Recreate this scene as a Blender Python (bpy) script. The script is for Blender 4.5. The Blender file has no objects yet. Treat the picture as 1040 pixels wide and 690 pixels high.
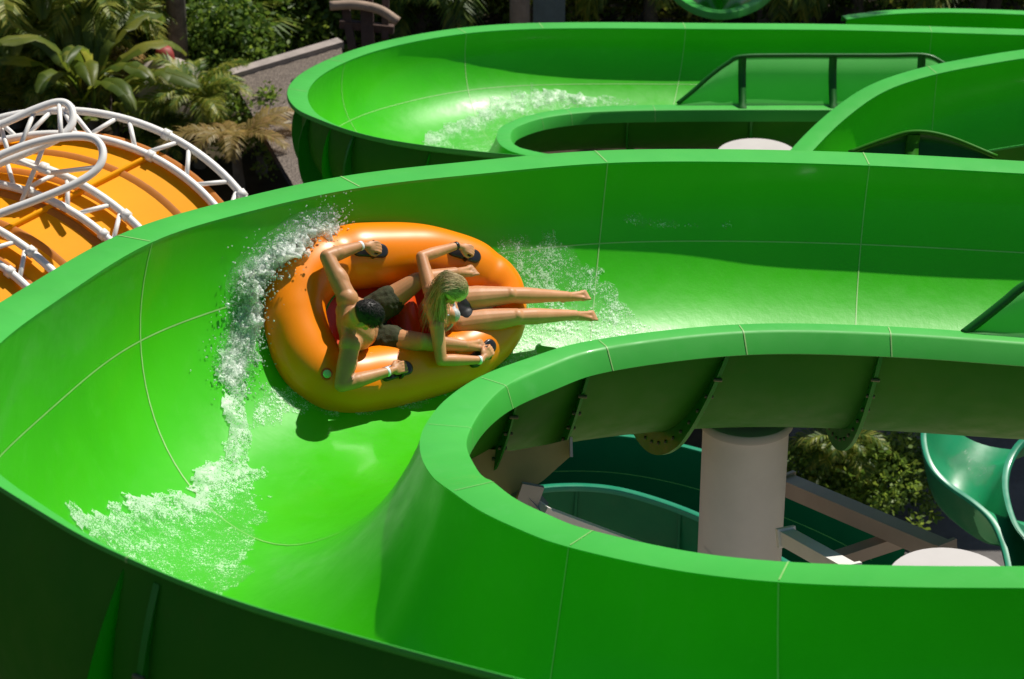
import bpy, bmesh, math, random
import numpy as np
from mathutils import Vector, Matrix, noise
from mathutils.bvhtree import BVHTree
from math import radians as R, sin, cos, pi, tan

random.seed(7); np.random.seed(7)
scene = bpy.context.scene
COL = scene.collection
# ---------------------------------------------------------------- camera
PITCH, FPX, CAMH = 28.0, 2600.0, 17.0      # focal length in pixels of a 1040 px wide picture
GROUND = -1.5
_c, _s = cos(R(PITCH)), sin(R(PITCH))
CAM = Vector((0, 0, CAMH))
cam_d = bpy.data.cameras.new("camera"); cam = bpy.data.objects.new("camera", cam_d); COL.objects.link(cam)
cam.location = CAM; cam.rotation_euler = (R(90 - PITCH), 0, 0)
cam_d.sensor_width = 36; cam_d.lens = FPX / 1040 * 36; cam_d.clip_end = 800; cam_d.clip_start = .2
cam_d.dof.use_dof = True; cam_d.dof.focus_distance = 17.6; cam_d.dof.aperture_fstop = 4.0
scene.camera = cam

def ray(px, py):
    x = (px - 520) / FPX; v = (345 - py) / FPX
    return Vector((x, _c + v * _s, -_s + v * _c))
def AH(px, py, h):                         # point of the sight line that lies h metres below the eye
    r = ray(px, py); return CAM + r * (-h / r.z)
def AD(px, py, d):                         # point d metres deep
    r = ray(px, py); return CAM + r * d
def proj(P):
    q = Vector(P) - CAM
    d = q.y * _c - q.z * _s
    return (520 + FPX * q.x / d, 345 - FPX * (q.y * _s + q.z * _c) / d)

# ---------------------------------------------------------------- objects
def tag(o, label=None, cat=None, group=None, kind=None):
    if label: o['label'] = label
    if cat: o['category'] = cat
    if group: o['group'] = group
    if kind: o['kind'] = kind
    return o
def empty(name, loc, label=None, cat=None, group=None):
    o = bpy.data.objects.new(name, None); COL.objects.link(o); o.location = loc
    o.empty_display_size = .2
    return tag(o, label, cat, group)
def link(name, me, mat=None, parent=None, smooth=True):
    o = bpy.data.objects.new(name, me); COL.objects.link(o)
    if mat is not None:
        for m in (mat if isinstance(mat, (list, tuple)) else [mat]): me.materials.append(m)
    if smooth: me.polygons.foreach_set('use_smooth', [True] * len(me.polygons))
    if parent is not None:
        o.parent = parent
        if parent.type == 'EMPTY' and parent.parent is None:
            o.matrix_parent_inverse = Matrix.Translation(parent.location).inverted()
    return o
class MB:
    """collects vertices and faces in world coordinates"""
    def __init__(s): s.v = []; s.f = []; s.m = []
    def add(s, vs, fs, mi=0):
        n = len(s.v); s.v.extend([tuple(v) for v in vs]); s.f.extend([tuple(i + n for i in f) for f in fs]); s.m.extend([mi] * len(fs))
    def grid(s, rows, closed_u=False, closed_v=False, mi=0, flip=False):
        nr, nc = len(rows), len(rows[0]); vs = [p for r in rows for p in r]; fs = []
        for i in range(nr if closed_u else nr - 1):
            for j in range(nc if closed_v else nc - 1):
                a = i * nc + j; b = i * nc + (j + 1) % nc; c = ((i + 1) % nr) * nc + (j + 1) % nc; d = ((i + 1) % nr) * nc + j
                fs.append((a, d, c, b) if flip else (a, b, c, d))
        s.add(vs, fs, mi)
    def box(s, c, sx, sy, sz, M=None, mi=0):
        vs = [Vector((x * sx / 2, y * sy / 2, z * sz / 2)) for x in (-1, 1) for y in (-1, 1) for z in (-1, 1)]
        if M is not None: vs = [M @ v for v in vs]
        vs = [v + Vector(c) for v in vs]
        s.add(vs, [(0, 1, 3, 2), (4, 6, 7, 5), (0, 4, 5, 1), (2, 3, 7, 6), (0, 2, 6, 4), (1, 5, 7, 3)], mi)
    def tube(s, pts, r, n=8, closed=False, caps=True, mi=0):
        pts = [Vector(p) for p in pts]; N = len(pts)
        rr = r if isinstance(r, (list, tuple)) else [r] * N
        rows = []; up = None
        for i, p in enumerate(pts):
            t = (pts[(i + 1) % N] - pts[i - 1]) if closed else (pts[min(i + 1, N - 1)] - pts[max(i - 1, 0)])
            t.normalize()
            if up is None: up = Vector((0, 0, 1)) if abs(t.z) < .9 else Vector((1, 0, 0))
            u = (up - t * up.dot(t))
            if u.length < 1e-4: u = t.orthogonal()
            u.normalize(); w = t.cross(u); up = u
            rows.append([p + (u * cos(k * 2 * pi / n) + w * sin(k * 2 * pi / n)) * rr[i] for k in range(n)])
        n0 = len(s.v)
        s.grid(rows, closed_u=closed, closed_v=True, mi=mi)
        if caps and not closed:
            s.f.append(tuple(n0 + k for k in range(n))); s.f.append(tuple(n0 + (N - 1) * n + k for k in reversed(range(n)))); s.m += [mi, mi]
    def beam(s, a, b, w, h, up=(0, 0, 1), mi=0):
        a = Vector(a); b = Vector(b); t = (b - a); L = t.length; t.normalize(); u = Vector(up); u = (u - t * u.dot(t)).normalized(); x = t.cross(u)
        M = Matrix((t, x, u)).transposed()
        s.box((a + b) / 2, L, w, h, M, mi)
    def lathe(s, c, prof, n=32, M=None, mi=0):
        rows = []
        for r, z in prof:
            row = [Vector((r * cos(k * 2 * pi / n), r * sin(k * 2 * pi / n), z)) for k in range(n)]
            rows.append([(M @ v if M is not None else v) + Vector(c) for v in row])
        s.grid(rows, closed_v=True, mi=mi)
    def mesh(s, name):
        me = bpy.data.meshes.new(name); me.from_pydata(s.v, [], s.f)
        if any(s.m): me.polygons.foreach_set('material_index', s.m)
        me.update(); return me
    def build(s, name, mat, parent=None, smooth=True, sharp=None, fix=True):
        me = s.mesh(name)
        if fix:
            bm = bmesh.new(); bm.from_mesh(me); bmesh.ops.recalc_face_normals(bm, faces=bm.faces); bm.to_mesh(me); bm.free()
        o = link(name, me, mat, parent, smooth)
        if sharp and hasattr(me, 'set_sharp_from_angle'): me.set_sharp_from_angle(angle=R(sharp))
        return o
def spline(pts, n):
    """centripetal-ish Catmull-Rom through rows of numbers, n samples per span"""
    P = np.array(pts, float); out = []
    Q = np.vstack([2 * P[0] - P[1], P, 2 * P[-1] - P[-2]])
    for i in range(1, len(Q) - 2):
        for k in range(n):
            t = k / n; a, b, c, d = Q[i - 1], Q[i], Q[i + 1], Q[i + 2]
            out.append(.5 * (2 * b + (c - a) * t + (2 * a - 5 * b + 4 * c - d) * t * t + (3 * b - a - 3 * c + d) * t ** 3))
    out.append(P[-1]); return np.array(out)
def smooth1(A, k, it=1):
    A = np.array(A, float)
    for _ in range(it):
        B = A.copy()
        for i in range(1, len(A) - 1): B[i] = (A[i - 1] + A[i] + A[i + 1]) / 3
        A = B
    return A

# ---------------------------------------------------------------- materials
def nm(name):
    m = bpy.data.materials.new(name); m.use_nodes = True; nt = m.node_tree
    return m, nt, nt.nodes['Principled BSDF'], nt.nodes, nt.links
def noise_tex(nt, scale, detail=4, rough=.55, coord='Object', vec=None):
    tc = nt.nodes.new('ShaderNodeTexCoord'); n = nt.nodes.new('ShaderNodeTexNoise')
    n.inputs['Scale'].default_value = scale; n.inputs['Detail'].default_value = detail; n.inputs['Roughness'].default_value = rough
    nt.links.new(vec if vec is not None else tc.outputs[coord], n.inputs['Vector']); return n
def ramp(nt, src, stops):
    r = nt.nodes.new('ShaderNodeValToRGB'); e = r.color_ramp.elements
    while len(e) < len(stops): e.new(.5)
    for i, (p, c) in enumerate(stops):
        e[i].position = p; e[i].color = (*c, 1) if len(c) == 3 else c
    nt.links.new(src, r.inputs[0]); return r
def bump(nt, src, b, strength=.2, dist=.02):
    n = nt.nodes.new('ShaderNodeBump'); n.inputs['Strength'].default_value = strength; n.inputs['Distance'].default_value = dist
    nt.links.new(src, n.inputs['Height']); nt.links.new(n.outputs[0], b.inputs['Normal']); return n
def gelcoat(name, c1, c2, rough=.22, coat=.3, spec=.5, wet=0, streak=None, trans=0):
    m, nt, b, N, L = nm(name)
    n = noise_tex(nt, .9, 5); rp = ramp(nt, n.outputs[0], [(.3, c1), (.7, c2)])
    col = rp.outputs[0]
    if streak:                                      # chalky dirt and scuffs that sit on the gelcoat
        n2 = noise_tex(nt, 5.5, 9, .75); r2 = ramp(nt, n2.outputs[0], [(.56, (0, 0, 0)), (.8, (1, 1, 1))])
        mx = N.new('ShaderNodeMix'); mx.data_type = 'RGBA'
        mu = N.new('ShaderNodeMath'); mu.operation = 'MULTIPLY'; mu.inputs[1].default_value = .35
        L.new(r2.outputs[0], mu.inputs[0]); L.new(mu.outputs[0], mx.inputs[0]); L.new(col, mx.inputs[6]); mx.inputs[7].default_value = (*streak, 1); col = mx.outputs[2]
    L.new(col, b.inputs['Base Color'])
    b.inputs['Specular IOR Level'].default_value = spec
    b.inputs['Coat Weight'].default_value = coat; b.inputs['Coat Roughness'].default_value = .06
    nr = noise_tex(nt, 7, 6); rr = N.new('ShaderNodeMapRange'); rr.inputs['To Min'].default_value = rough * .7; rr.inputs['To Max'].default_value = rough * 1.5
    L.new(nr.outputs[0], rr.inputs['Value']); L.new(rr.outputs[0], b.inputs['Roughness'])
    if wet:
        nb = noise_tex(nt, 16, 4, .6); bump(nt, nb.outputs[0], b, wet, .012)
    else:
        nb = noise_tex(nt, 3, 3, .5); bump(nt, nb.outputs[0], b, .12, .01)
    if trans:
        out = N['Material Output']; t = N.new('ShaderNodeBsdfTranslucent'); L.new(col, t.inputs['Color'])
        ms = N.new('ShaderNodeMixShader'); ms.inputs[0].default_value = trans
        L.new(b.outputs[0], ms.inputs[1]); L.new(t.outputs[0], ms.inputs[2]); L.new(ms.outputs[0], out.inputs['Surface'])
    return m
def plain(name, col, rough=.5, metal=0, var=.12, scale=6, spec=.5, bmp=0, coat=0):
    m, nt, b, N, L = nm(name)
    n = noise_tex(nt, scale, 6, .65)
    lo = tuple(max(0, c * (1 - var)) for c in col); hi = tuple(min(1, c * (1 + var)) for c in col)
    rp = ramp(nt, n.outputs[0], [(.3, lo), (.7, hi)]); L.new(rp.outputs[0], b.inputs['Base Color'])
    b.inputs['Roughness'].default_value = rough; b.inputs['Metallic'].default_value = metal; b.inputs['Specular IOR Level'].default_value = spec
    b.inputs['Coat Weight'].default_value = coat
    if bmp:
        n2 = noise_tex(nt, scale * 4, 6, .65); bump(nt, n2.outputs[0], b, bmp, .02)
    return m
G1 = gelcoat('green_gelcoat', (.034, .40, .003), (.048, .46, .004),   .34, .10, spec=.28, wet=.10, streak=(.10, .50, .05))
GR = gelcoat('green_rim', (.035, .36, .035), (.045, .42, .045), .45, .08, spec=.35, streak=(.10, .44, .11))
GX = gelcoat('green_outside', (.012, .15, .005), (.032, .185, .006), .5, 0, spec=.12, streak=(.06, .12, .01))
GF = gelcoat('green_flange', (.008, .28, .008), (.012, .34, .012), .4, .05, trans=.35)
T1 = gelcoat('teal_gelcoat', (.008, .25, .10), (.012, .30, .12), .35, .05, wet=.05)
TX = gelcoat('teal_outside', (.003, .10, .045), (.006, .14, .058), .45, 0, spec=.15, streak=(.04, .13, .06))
TR = gelcoat('teal_rim', (.008, .22, .11), (.012, .27, .14), .3, .2)
FIN = gelcoat('green_fin_lit', (.04, .70, .01), (.05, .75, .015), .4, .05, spec=.3, trans=.85)  # green lightened to stand in for sunlight on the fins
SEAL = plain('sealant', (.24, .50, .14), .5)
BOLT = plain('bolt_steel', (.10, .12, .06), .45, .7)
WHITE = plain('white_steel', (.80, .78, .74), .42, 0, .06, 3)
PILLAR = plain('pillar_paint', (.64, .61, .59), .5, 0, .06, 2, bmp=.05)
CAPM = plain('cap_paint', (.50, .47, .45), .6, 0, .05, 3)
BEAM = plain('beam_paint', (.30, .24, .20), .5, 0, .1, 3)
TANP = plain('gusset_bounce_tan', (.50, .38, .15), .5, 0, .1, 3)  # tan base colour stands in for warm bounce light on the plate
GREYM = plain('grey_steel', (.30, .31, .33), .4, .4, .1, 3)
ORANGE = plain('orange_vinyl', (1.0, .255, .0), .33, 0, .03, 2, spec=.35, coat=.12)
def glow_through(m, k, c):
    nt = m.node_tree; t = nt.nodes.new('ShaderNodeBsdfTranslucent'); t.inputs['Color'].default_value = (*c, 1)
    ms = nt.nodes.new('ShaderNodeMixShader'); ms.inputs[0].default_value = k
    nt.links.new(nt.nodes['Principled BSDF'].outputs[0], ms.inputs[1]); nt.links.new(t.outputs[0], ms.inputs[2]); nt.links.new(ms.outputs[0], nt.nodes['Material Output'].inputs['Surface'])
glow_through(ORANGE, .10, (1.0, .45, .02))      # thin air-filled vinyl lets sunlight through
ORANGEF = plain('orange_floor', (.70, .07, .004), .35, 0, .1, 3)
ORFUN = plain('orange_fibreglass', (.90, .36, .002), .5, 0, .05, 1.5, spec=.1)
ORRIB = plain('orange_rib_shaded', (.52, .165, .003), .6, 0, .1, 3)  # darker orange paints in the shading along the funnel ribs
BLACK = plain('black_rubber', (.012, .012, .014), .3, 0, .2, 20, coat=.2)
# ---------------------------------------------------------------- flumes
class Flume: pass
def make_flume(stations, depth=1.25, sup=2.12, per=10, nprof=36, th=.022):
    """stations: dicts O, I (lip points), wo, wi flange widths, to, ti flange tilts (deg), li lip angle, lh lip height"""
    rows = [[*s['O'], *s['I'], s.get('wo', .25), s.get('wi', .25), s.get('to', 0), s.get('ti', 0), s.get('li', -90), s.get('hi', .14), s.get('lo', -90), s.get('ho', .10), s.get('dep', depth), s.get('si', sup)] for s in stations]
    A = spline(rows, per); A = smooth1(A, 3, per // 2)
    F = Flume(); F.A = A; F.n = len(A); F.per = per; F.sup = sup; F.th = th; F.nprof = nprof
    F.O = [Vector(r[0:3]) for r in A]; F.I = [Vector(r[3:6]) for r in A]
    F.mid = [(o + i) / 2 for o, i in zip(F.O, F.I)]
    F.t = []; F.u = []; F.d = []; F.W = []
    for k in range(F.n):
        a = F.mid[max(k - 2, 0)]; b = F.mid[min(k + 2, F.n - 1)]
        u = F.O[k] - F.I[k]; F.W.append(u.length); u.normalize()
        t = (b - a); t = (t - u * t.dot(u)).normalized()
        d = t.cross(u)
        if d.z > 0: d = -d
        F.t.append(t); F.u.append(u); F.d.append(d)
    S = [0]
    for k in range(1, F.n): S.append(S[-1] + (F.mid[k] - F.mid[k - 1]).length)
    F.S = S
    return F
def prof_pt(F, k, a, off=0.0):
    """a: 0 at the outer lip .. pi at the inner lip; off: distance outwards from the shell"""
    W = F.W[k] / 2; D = F.A[k][14]
    ca, sa = cos(a), sin(a)
    e = 2 / (F.sup + (F.A[k][15] - F.sup) * max(0, min(1, -ca * 1.6)))
    x = W * math.copysign(abs(ca) ** e, ca); y = D * max(sa, 0) ** e
    if off:
        nx = math.copysign(abs(ca) ** (2 - e), ca) / W; ny = max(sa, 0) ** (2 - e) / D
        l = math.hypot(nx, ny) or 1; x += off * nx / l; y += off * ny / l
    return F.mid[k] + F.u[k] * x + F.d[k] * y
def lerpk(F, kf, fn):
    k0 = int(min(max(kf, 0), F.n - 1.001)); f = kf - k0
    return fn(k0) * (1 - f) + fn(k0 + 1) * f
def P(F, kf, a, off=0.0): return lerpk(F, kf, lambda k: prof_pt(F, k, a, off))
def angs(F):
    # denser near the lips so the walls stay smooth
    n = F.nprof; return [pi * (j / n) for j in range(n + 1)]
def flange_prof(F, k, side):
    """cross-section polygon of the rim: flange plate and turned lip"""
    r = F.A[k]; lip = F.O[k] if side == 'O' else F.I[k]
    L = F.O if side == 'O' else F.I
    tt = L[min(k + 2, F.n - 1)] - L[max(k - 2, 0)]
    h = Vector((tt.y, -tt.x, 0)).normalized()
    if h.dot(F.u[k]) < 0: h = -h
    if side == 'I': h = -h
    w, t, la, lh = (r[6], r[8], r[12], r[13]) if side == 'O' else (r[7], r[9], r[10], r[11])
    z = Vector((0, 0, 1))
    f = h * cos(R(t)) + z * sin(R(t)); nf = z * cos(R(t)) - h * sin(R(t))
    g = h * cos(R(la)) + z * sin(R(la)); ng = z * cos(R(la)) - h * sin(R(la))
    a = lip + nf * .006; b = lip + f * w + nf * .006; c = b + g * lh
    br = .018
    b1 = b - f * br; b2 = b - f * br * .3 + g * br * .3; b3 = b + g * br
    th = .016
    ci = c - ng * th; bi = b - nf * th - ng * th if True else b; ai = lip - nf * th
    return [a - f * .004, a + f * .012, b1, b2, b3, c, ci, b3 - ng * th - nf * th * .2, b1 - nf * th, ai]
def shell_mesh(F, k0=0, k1=None, inner=True):
    k1 = F.n - 1 if k1 is None else k1
    mb = MB(); an = angs(F)
    rows = [[prof_pt(F, k, a, 0 if inner else F.th) for a in an] for k in range(k0, k1 + 1)]
    mb.grid(rows, flip=False)
    return mb
def fix_dir(me, outward_from=None):
    me.update(); return me
def build_flume(F, name, label, cat, mats, loc, group=None, seams=(), flanges=(), rimcut=True, long_a=(), bolts=True, fl_sides='B', rim_seams=(), fin=()):
    m_in, m_out, m_rim, m_fl = mats
    root = empty(name, loc, label, cat, group)
    shell_mesh(F, inner=True).build('trough', m_in, root, fix=False)
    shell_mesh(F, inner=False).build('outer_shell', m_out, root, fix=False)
    for side, w in (('O', 'outer_rim'), ('I', 'inner_rim')):
        mb = MB(); rows = [flange_prof(F, k, side) for k in range(F.n)]
        mb.grid(rows, closed_v=True)
        n = len(rows[0]); N = len(rows)
        mb.add(rows[0], [tuple(range(n))]); mb.add(rows[-1], [tuple(reversed(range(n)))])
        mb.build(w, m_rim, root, sharp=30)
    # sealant in the joints
    mb = MB(); w = .0045
    for kf, sides, full in [(q, 'OI', 1) for q in seams] + [(q, sd_, 0) for q, sd_ in rim_seams]:
        kk = [kf - w / seglen(F, kf), kf + w / seglen(F, kf)]
        if full: mb.grid([[P(F, q, a, -.003) for a in angs(F)] for q in kk])
        for side in sides:
            def ring(q):
                k0 = int(q); f = q - k0
                A0 = flange_prof(F, k0, side); A1 = flange_prof(F, min(k0 + 1, F.n - 1), side)
                pts = [a * (1 - f) + b * f for a, b in zip(A0, A1)]
                c = sum(pts, Vector()) / len(pts)
                return [offset_out(pts, i) for i in range(1, 6)]
            mb.grid([ring(kk[0]), ring(kk[1])])
    for a0, ka, kb in long_a:
        da = .004
        mb.grid([[P(F, q, a0 - da, -.003), P(F, q, a0 + da, -.003)] for q in np.linspace(ka, kb, int((kb - ka) * 2) + 2)])
    if mb.v: mb.build('joint_sealant', SEAL, root, fix=False)
    # joint flanges: plates standing off the shell under the rim
    for kf, side, wd, *sk_ in flanges:
        sk = sk_[0] if sk_ else 0
        def KF(a): return kf + sk * min(a, pi - a) / (pi / 2)
        mb = MB(); an = np.linspace(.02, pi * .55, 26) if side == 'O' else np.linspace(pi - .02, pi * .45, 26)
        seg = seglen(F, kf)
        def off(a):
            q = min(a, pi - a) / (pi / 2); return .02 + wd * min(1, q * 2.2) ** .7
        for dq in (-.014, .014):
            mb.grid([[P(F, KF(a) + dq / seg, a, .0) for a in an], [P(F, KF(a) + dq / seg, a, off(a)) for a in an]])
        mb.grid([[P(F, KF(a) - .014 / seg, a, off(a)) for a in an], [P(F, KF(a) + .014 / seg, a, off(a)) for a in an]])
        fo = mb.build('joint_flange', m_fl, root)
        if bolts:
            bm0 = None
            aa = np.linspace(.25, pi * .5, 13) if side == 'O' else np.linspace(pi - .25, pi * .5, 13)
            for a in aa:
                c = P(F, KF(a), a, .02 + wd * .5); t = F.t[int(kf)]
                if bm0 is None:
                    b = MB(); b.lathe((0, 0, 0), [(0, -.028), (.01, -.028), (.013, -.024), (.013, .024), (.01, .028), (0, .028)], 8)
                    bm0 = b.mesh('bolt'); bm0.materials.append(BOLT)
                o = bpy.data.objects.new('bolt', bm0); COL.objects.link(o); o.parent = fo
                o.location = c; o.rotation_euler = Vector(t).to_track_quat('Z', 'Y').to_euler()
    for kf, wd, skew in fin:
        mb = MB(); an = np.linspace(.0, pi * .5, 30); seg = seglen(F, kf); t = F.t[int(kf)]
        def fo2(a, e):
            o = P(F, kf, a, .012); q = P(F, kf, a, .012 + wd * min(1, a / (pi * .5) * 1.5) ** .8) - t * skew * min(1, a * 1.5)
            return (o, q)[e]
        mb.grid([[fo2(a, 0) for a in an], [fo2(a, 1) for a in an], [fo2(a, 1) + t * .012 for a in an], [fo2(a, 0) + t * .012 for a in an]], closed_u=True)
        mb.build('stiffener_fin', FIN, root)
    return root
def offset_out(pts, i, d=.003):
    p = pts[i]; a = pts[i - 1]; b = pts[(i + 1) % len(pts)]
    c = sum(pts, Vector()) / len(pts)
    t = (b - a)
    q = (p - c); q = q - t * (q.dot(t) / max(t.length_squared, 1e-9))
    return p + q.normalized() * d
def seglen(F, kf):
    k = int(min(max(kf, 1), F.n - 2)); return (F.mid[k + 1] - F.mid[k - 1]).length / 2
def surf_bvh(F):
    mb = shell_mesh(F); return BVHTree.FromPolygons([Vector(v) for v in mb.v], mb.f)

# main flume, listed from the far leg round the bend to the near leg
def st(o, i, h, dh, **k):
    return dict(O=AH(*o, h - dh), I=AH(*i, h), **k)
RIMH = 7.55
raw = [  # outer lip px, inner lip px, inner lip below eye, outer higher by, wo, to, wi, ti, lip angle, lip height
 ((1330, 196), (1330, 360), 7.75, -.30, .25, 0, .11, 4, -50, .15),
 ((1180, 185), (1190, 351), 7.68, -.30, .25, 0, .11, 4, -50, .15),
 ((1040, 177), (1050, 343), 7.62, -.28, .25, 0, .11, 4, -50, .15),
 ((890, 169), (910, 333), 7.56, -.25, .25, 0, .11, 4, -50, .15),
 ((750, 165), (755, 330), 7.50, -.22, .25, 0, .11, 4, -50, .15),
 ((617, 166), (605, 346), 7.44, -.15, .25, 0, .12, 2, -55, .15),
 ((490, 177), (537, 365), 7.40, -.08, .25, 0, .15, 0, -62, .15),
 ((366, 191), (487, 384), 7.34, 0, .25, 0, .19, 0, -72, .15),
 ((255, 215), (452, 408), 7.28, .10, .25, 0, .24, 0, -82, .14),
 ((154, 246), (433, 432), 7.23, .28, .25, 2, .26, 0, -88, .14),
 ((62, 303), (427, 449), 7.15, .58, .25, 6, .26, 0, -90, .14),
 ((-8, 356), (428, 462), 7.10, .82, .25, 12, .26, 0, -90, .14),
 ((-37, 410), (432, 473), 7.04, 1.02, .25, 20, .26, 0, -90, .14),
 ((-18, 468), (440, 485), 6.98, 1.12, .13, 28, .25, 0, -90, .14),
 ((60, 526), (448, 492), 6.92, 1.18, .13, 38, .24, 0, -90, .14),
 ((128, 566), (458, 499), 6.87, 1.20, .13, 42, .24, 0, -90, .14),
 ((240, 613), (487, 519), 6.80, 1.20, .13, 43, .22, 0, -90, .14),
 ((380, 655), (527, 538), 6.73, 1.20, .13, 44, .21, 0, -90, .14),
 ((550, 700), (576, 556), 6.66, 1.18, .13, 44, .20, 0, -90, .14),
 ((720, 735), (680, 579), 6.58, 1.12, .25, 36, .19, 0, -90, .14),
 ((900, 752), (790, 592), 6.50, 1.05, .25, 36, .19, 0, -90, .14),
 ((1060, 758), (920, 597), 6.42, 1.0, .25, 36, .19, 0, -90, .14),
 ((1220, 760), (1050, 598), 6.36, .95, .25, 36, .19, 0, -90, .14),
 ((1400, 762), (1220, 599), 6.30, .9, .25, 36, .19, 0, -90, .14)]
MAIN = make_flume([st(o, i, h, dh, wo=wo, to=to, wi=wi, ti=ti, li=li, hi=lh, ho=(.03 if to > 11 else .08), dep=1.2 + .36 * min(1, max(0, dh) / 1.0), si=(2.12 - .36 * min(1, max(0, dh + .05) / .6)) if h > 6.85 else 2.0) for o, i, h, dh, wo, to, wi, ti, li, lh in raw], depth=1.2, per=10)
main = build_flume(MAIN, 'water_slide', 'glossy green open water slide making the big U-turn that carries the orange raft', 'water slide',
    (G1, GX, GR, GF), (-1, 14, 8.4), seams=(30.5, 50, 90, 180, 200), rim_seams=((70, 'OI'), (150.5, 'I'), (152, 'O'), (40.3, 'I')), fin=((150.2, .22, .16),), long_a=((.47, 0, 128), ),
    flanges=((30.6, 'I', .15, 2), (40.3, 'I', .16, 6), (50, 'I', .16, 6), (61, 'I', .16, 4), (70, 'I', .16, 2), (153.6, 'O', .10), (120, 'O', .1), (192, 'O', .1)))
MBVH = surf_bvh(MAIN)
FAR_DUMMY = None
def hit(px, py, bvh=None):
    r = ray(px, py).normalized(); h = (bvh or MBVH).ray_cast(CAM, r)
    return h[0], h[1]

farraw = [
 ((1240, 42), (1240, 112), 13.35, -.1, 0),
 ((1040, 36), (1040, 108), 13.3, -.1, 0),
 ((860, 31), (850, 107), 13.25, -.08, 0),
 ((730, 30), (690, 107), 13.2, -.05, 0),
 ((600, 29), (600, 109), 13.15, 0, 0),
 ((510, 31), (555, 114), 13.1, .05, 0),
 ((440, 39), (530, 120), 13.05, .12, 0),
 ((375, 54), (513, 127), 13.0, .25, 2),
 ((330, 74), (507, 132), 12.97, .65, 5),
 ((312, 94), (505, 137), 12.94, 1.0, 12),
 ((318, 113), (505, 141), 12.9, 1.25, 20),
 ((338, 126), (507, 146), 12.87, 1.4, 28),
 ((370, 139), (513, 151), 12.83, 1.5, 33),
 ((410, 149), (525, 156), 12.8, 1.5, 36),
 ((470, 157), (560, 163), 12.77, 1.5, 36),
 ((560, 165), (620, 168), 12.7, 1.45, 36),
 ((690, 172), (720, 172), 12.6, 1.3, 36)]
FAR = make_flume([st(o, i, h, dh, wo=.25, to=to, wi=.17, ti=0, li=-75, hi=.16, ho=.06) for o, i, h, dh, to in farraw], depth=1.0, per=8, nprof=28, sup=2.2)
far = build_flume(FAR, 'water_slide', 'green open water slide bend beyond the raft, in front of the jungle plants', 'water slide',
    (G1, GX, GR, GF), (0, 30, 3.5), seams=(12, 26, 44, 60), rim_seams=((36, 'OI'), (72, 'OI'), (84, 'I')), fin=((88, .2, .06), (108, .25, .08)), long_a=((.75, 0, 70),),
    flanges=((8, 'I', .12), (20, 'I', .12), (28, 'I', .12), (70, 'O', .26), (80, 'O', .26), (94, 'O', .26)), bolts=False)
FBVH = surf_bvh(FAR)
SOIL = plain('soil', (.045, .036, .022), .95, 0, .5, 1.2, spec=.1, bmp=.5)
mb = MB(); mb.grid([[(x, y, GROUND) for x in np.linspace(-400, 400, 41)] for y in np.linspace(-60, 740, 41)])
tag(mb.build('ground', SOIL, None), kind='structure')
BOUNCE = plain('pale_bounce', (.47, .39, .27), .9, 0, .15, 2, spec=.2, bmp=.2)
mb = MB(); mb.grid([[(x, y, GROUND + .004) for x in (-9, 14)] for y in (-6, 25.5)])
tag(mb.build('bounce_slab', BOUNCE, None), kind='structure')  # unseen pale slab, added to bounce light up under the slides
PATH = plain('grey_path', (.13, .12, .115), .9, 0, .2, 3, spec=.2, bmp=.3)
mb = MB(); mb.grid([[(3.4, 25.8, GROUND + .008), (7.8, 25.8, GROUND + .008)], [(4.2, 34, GROUND + .008), (9.2, 34, GROUND + .008)]])
tag(mb.build('path', PATH, None), kind='structure')
# ---------------------------------------------------------------- raft frame: a along, b to the far side, n up
rn = Vector((.48, -.53, .70)).normalized()
ra = Vector((.95, .3, 0)); ra = (ra - rn * ra.dot(rn)).normalized(); rb = rn.cross(ra)
RO = CAM + ray(400, 325).normalized() * 17.52 - rn * .3
def LW(a, b, h): return RO + ra * a + rb * b + rn * h
def PL(px, py, h):
    d = ray(px, py); o = CAM - RO; t = (h - o.dot(rn)) / d.dot(rn); q = o + d * t
    return Vector((q.dot(ra), q.dot(rb), h))
raft = empty('inflatable_raft', LW(0, .15, 0), 'orange inflatable raft with black grips carrying a man and a woman round the bend', 'raft')
# tube: centre line and radius
ctr = [((299, 322), .21), ((305, 290), .215), ((330, 267), .22), ((380, 259), .22), ((435, 260), .21), ((478, 272), .20), ((504, 290), .18), ((511, 312), .165), ((503, 336), .18), ((472, 359), .20), ((430, 374), .21), ((380, 386), .22), ((340, 387), .225), ((313, 365), .22)]
pts = [(*PL(px, py, .24)[:2], r) for (px, py), r in ctr]
Q = spline(pts + [pts[0]], 14)[:-1]
# close the loop smoothly
ext = spline(pts[-2:] + pts + pts[:3], 14); Q = ext[2 * 14:(2 + len(pts)) * 14]
LIFT = .24
mb = MB(); rows = []; N = len(Q)
cen = Q[:, :2].mean(axis=0)
for i in range(N):
    p = Q[i]; tt = Q[(i + 1) % N] - Q[i - 1]; tx, ty = tt[0], tt[1]; l = math.hypot(tx, ty); nx, ny = ty / l, -tx / l
    if (p[0] - cen[0]) * nx + (p[1] - cen[1]) * ny < 0: nx, ny = -nx, -ny
    r = p[2]; row = []
    # pinched creases where the chambers are welded
    for k in range(28):
        an = 2 * pi * k / 28; c, s_ = cos(an), sin(an)
        pin = 0
        for ci, wdt, dep in ((2 * 14 + 4, 3.2, .02), (12 * 14 + 6, 3.0, .016), (5 * 14 + 6, 2.5, .012), (9 * 14 + 4, 2.5, .012)):
            dd = min(abs(i - ci), N - abs(i - ci)); pin += dep * math.exp(-(dd / wdt) ** 2) * (1 if c < .9 else .6)
        rr = r - pin
        rr += .006 * noise.noise(Vector((i * .12, k * .3, 2)))
        row.append(LW(p[0] + nx * rr * c * 1.04, p[1] + ny * rr * c * 1.04, LIFT + rr * s_ * .92))
    rows.append(row)
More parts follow.
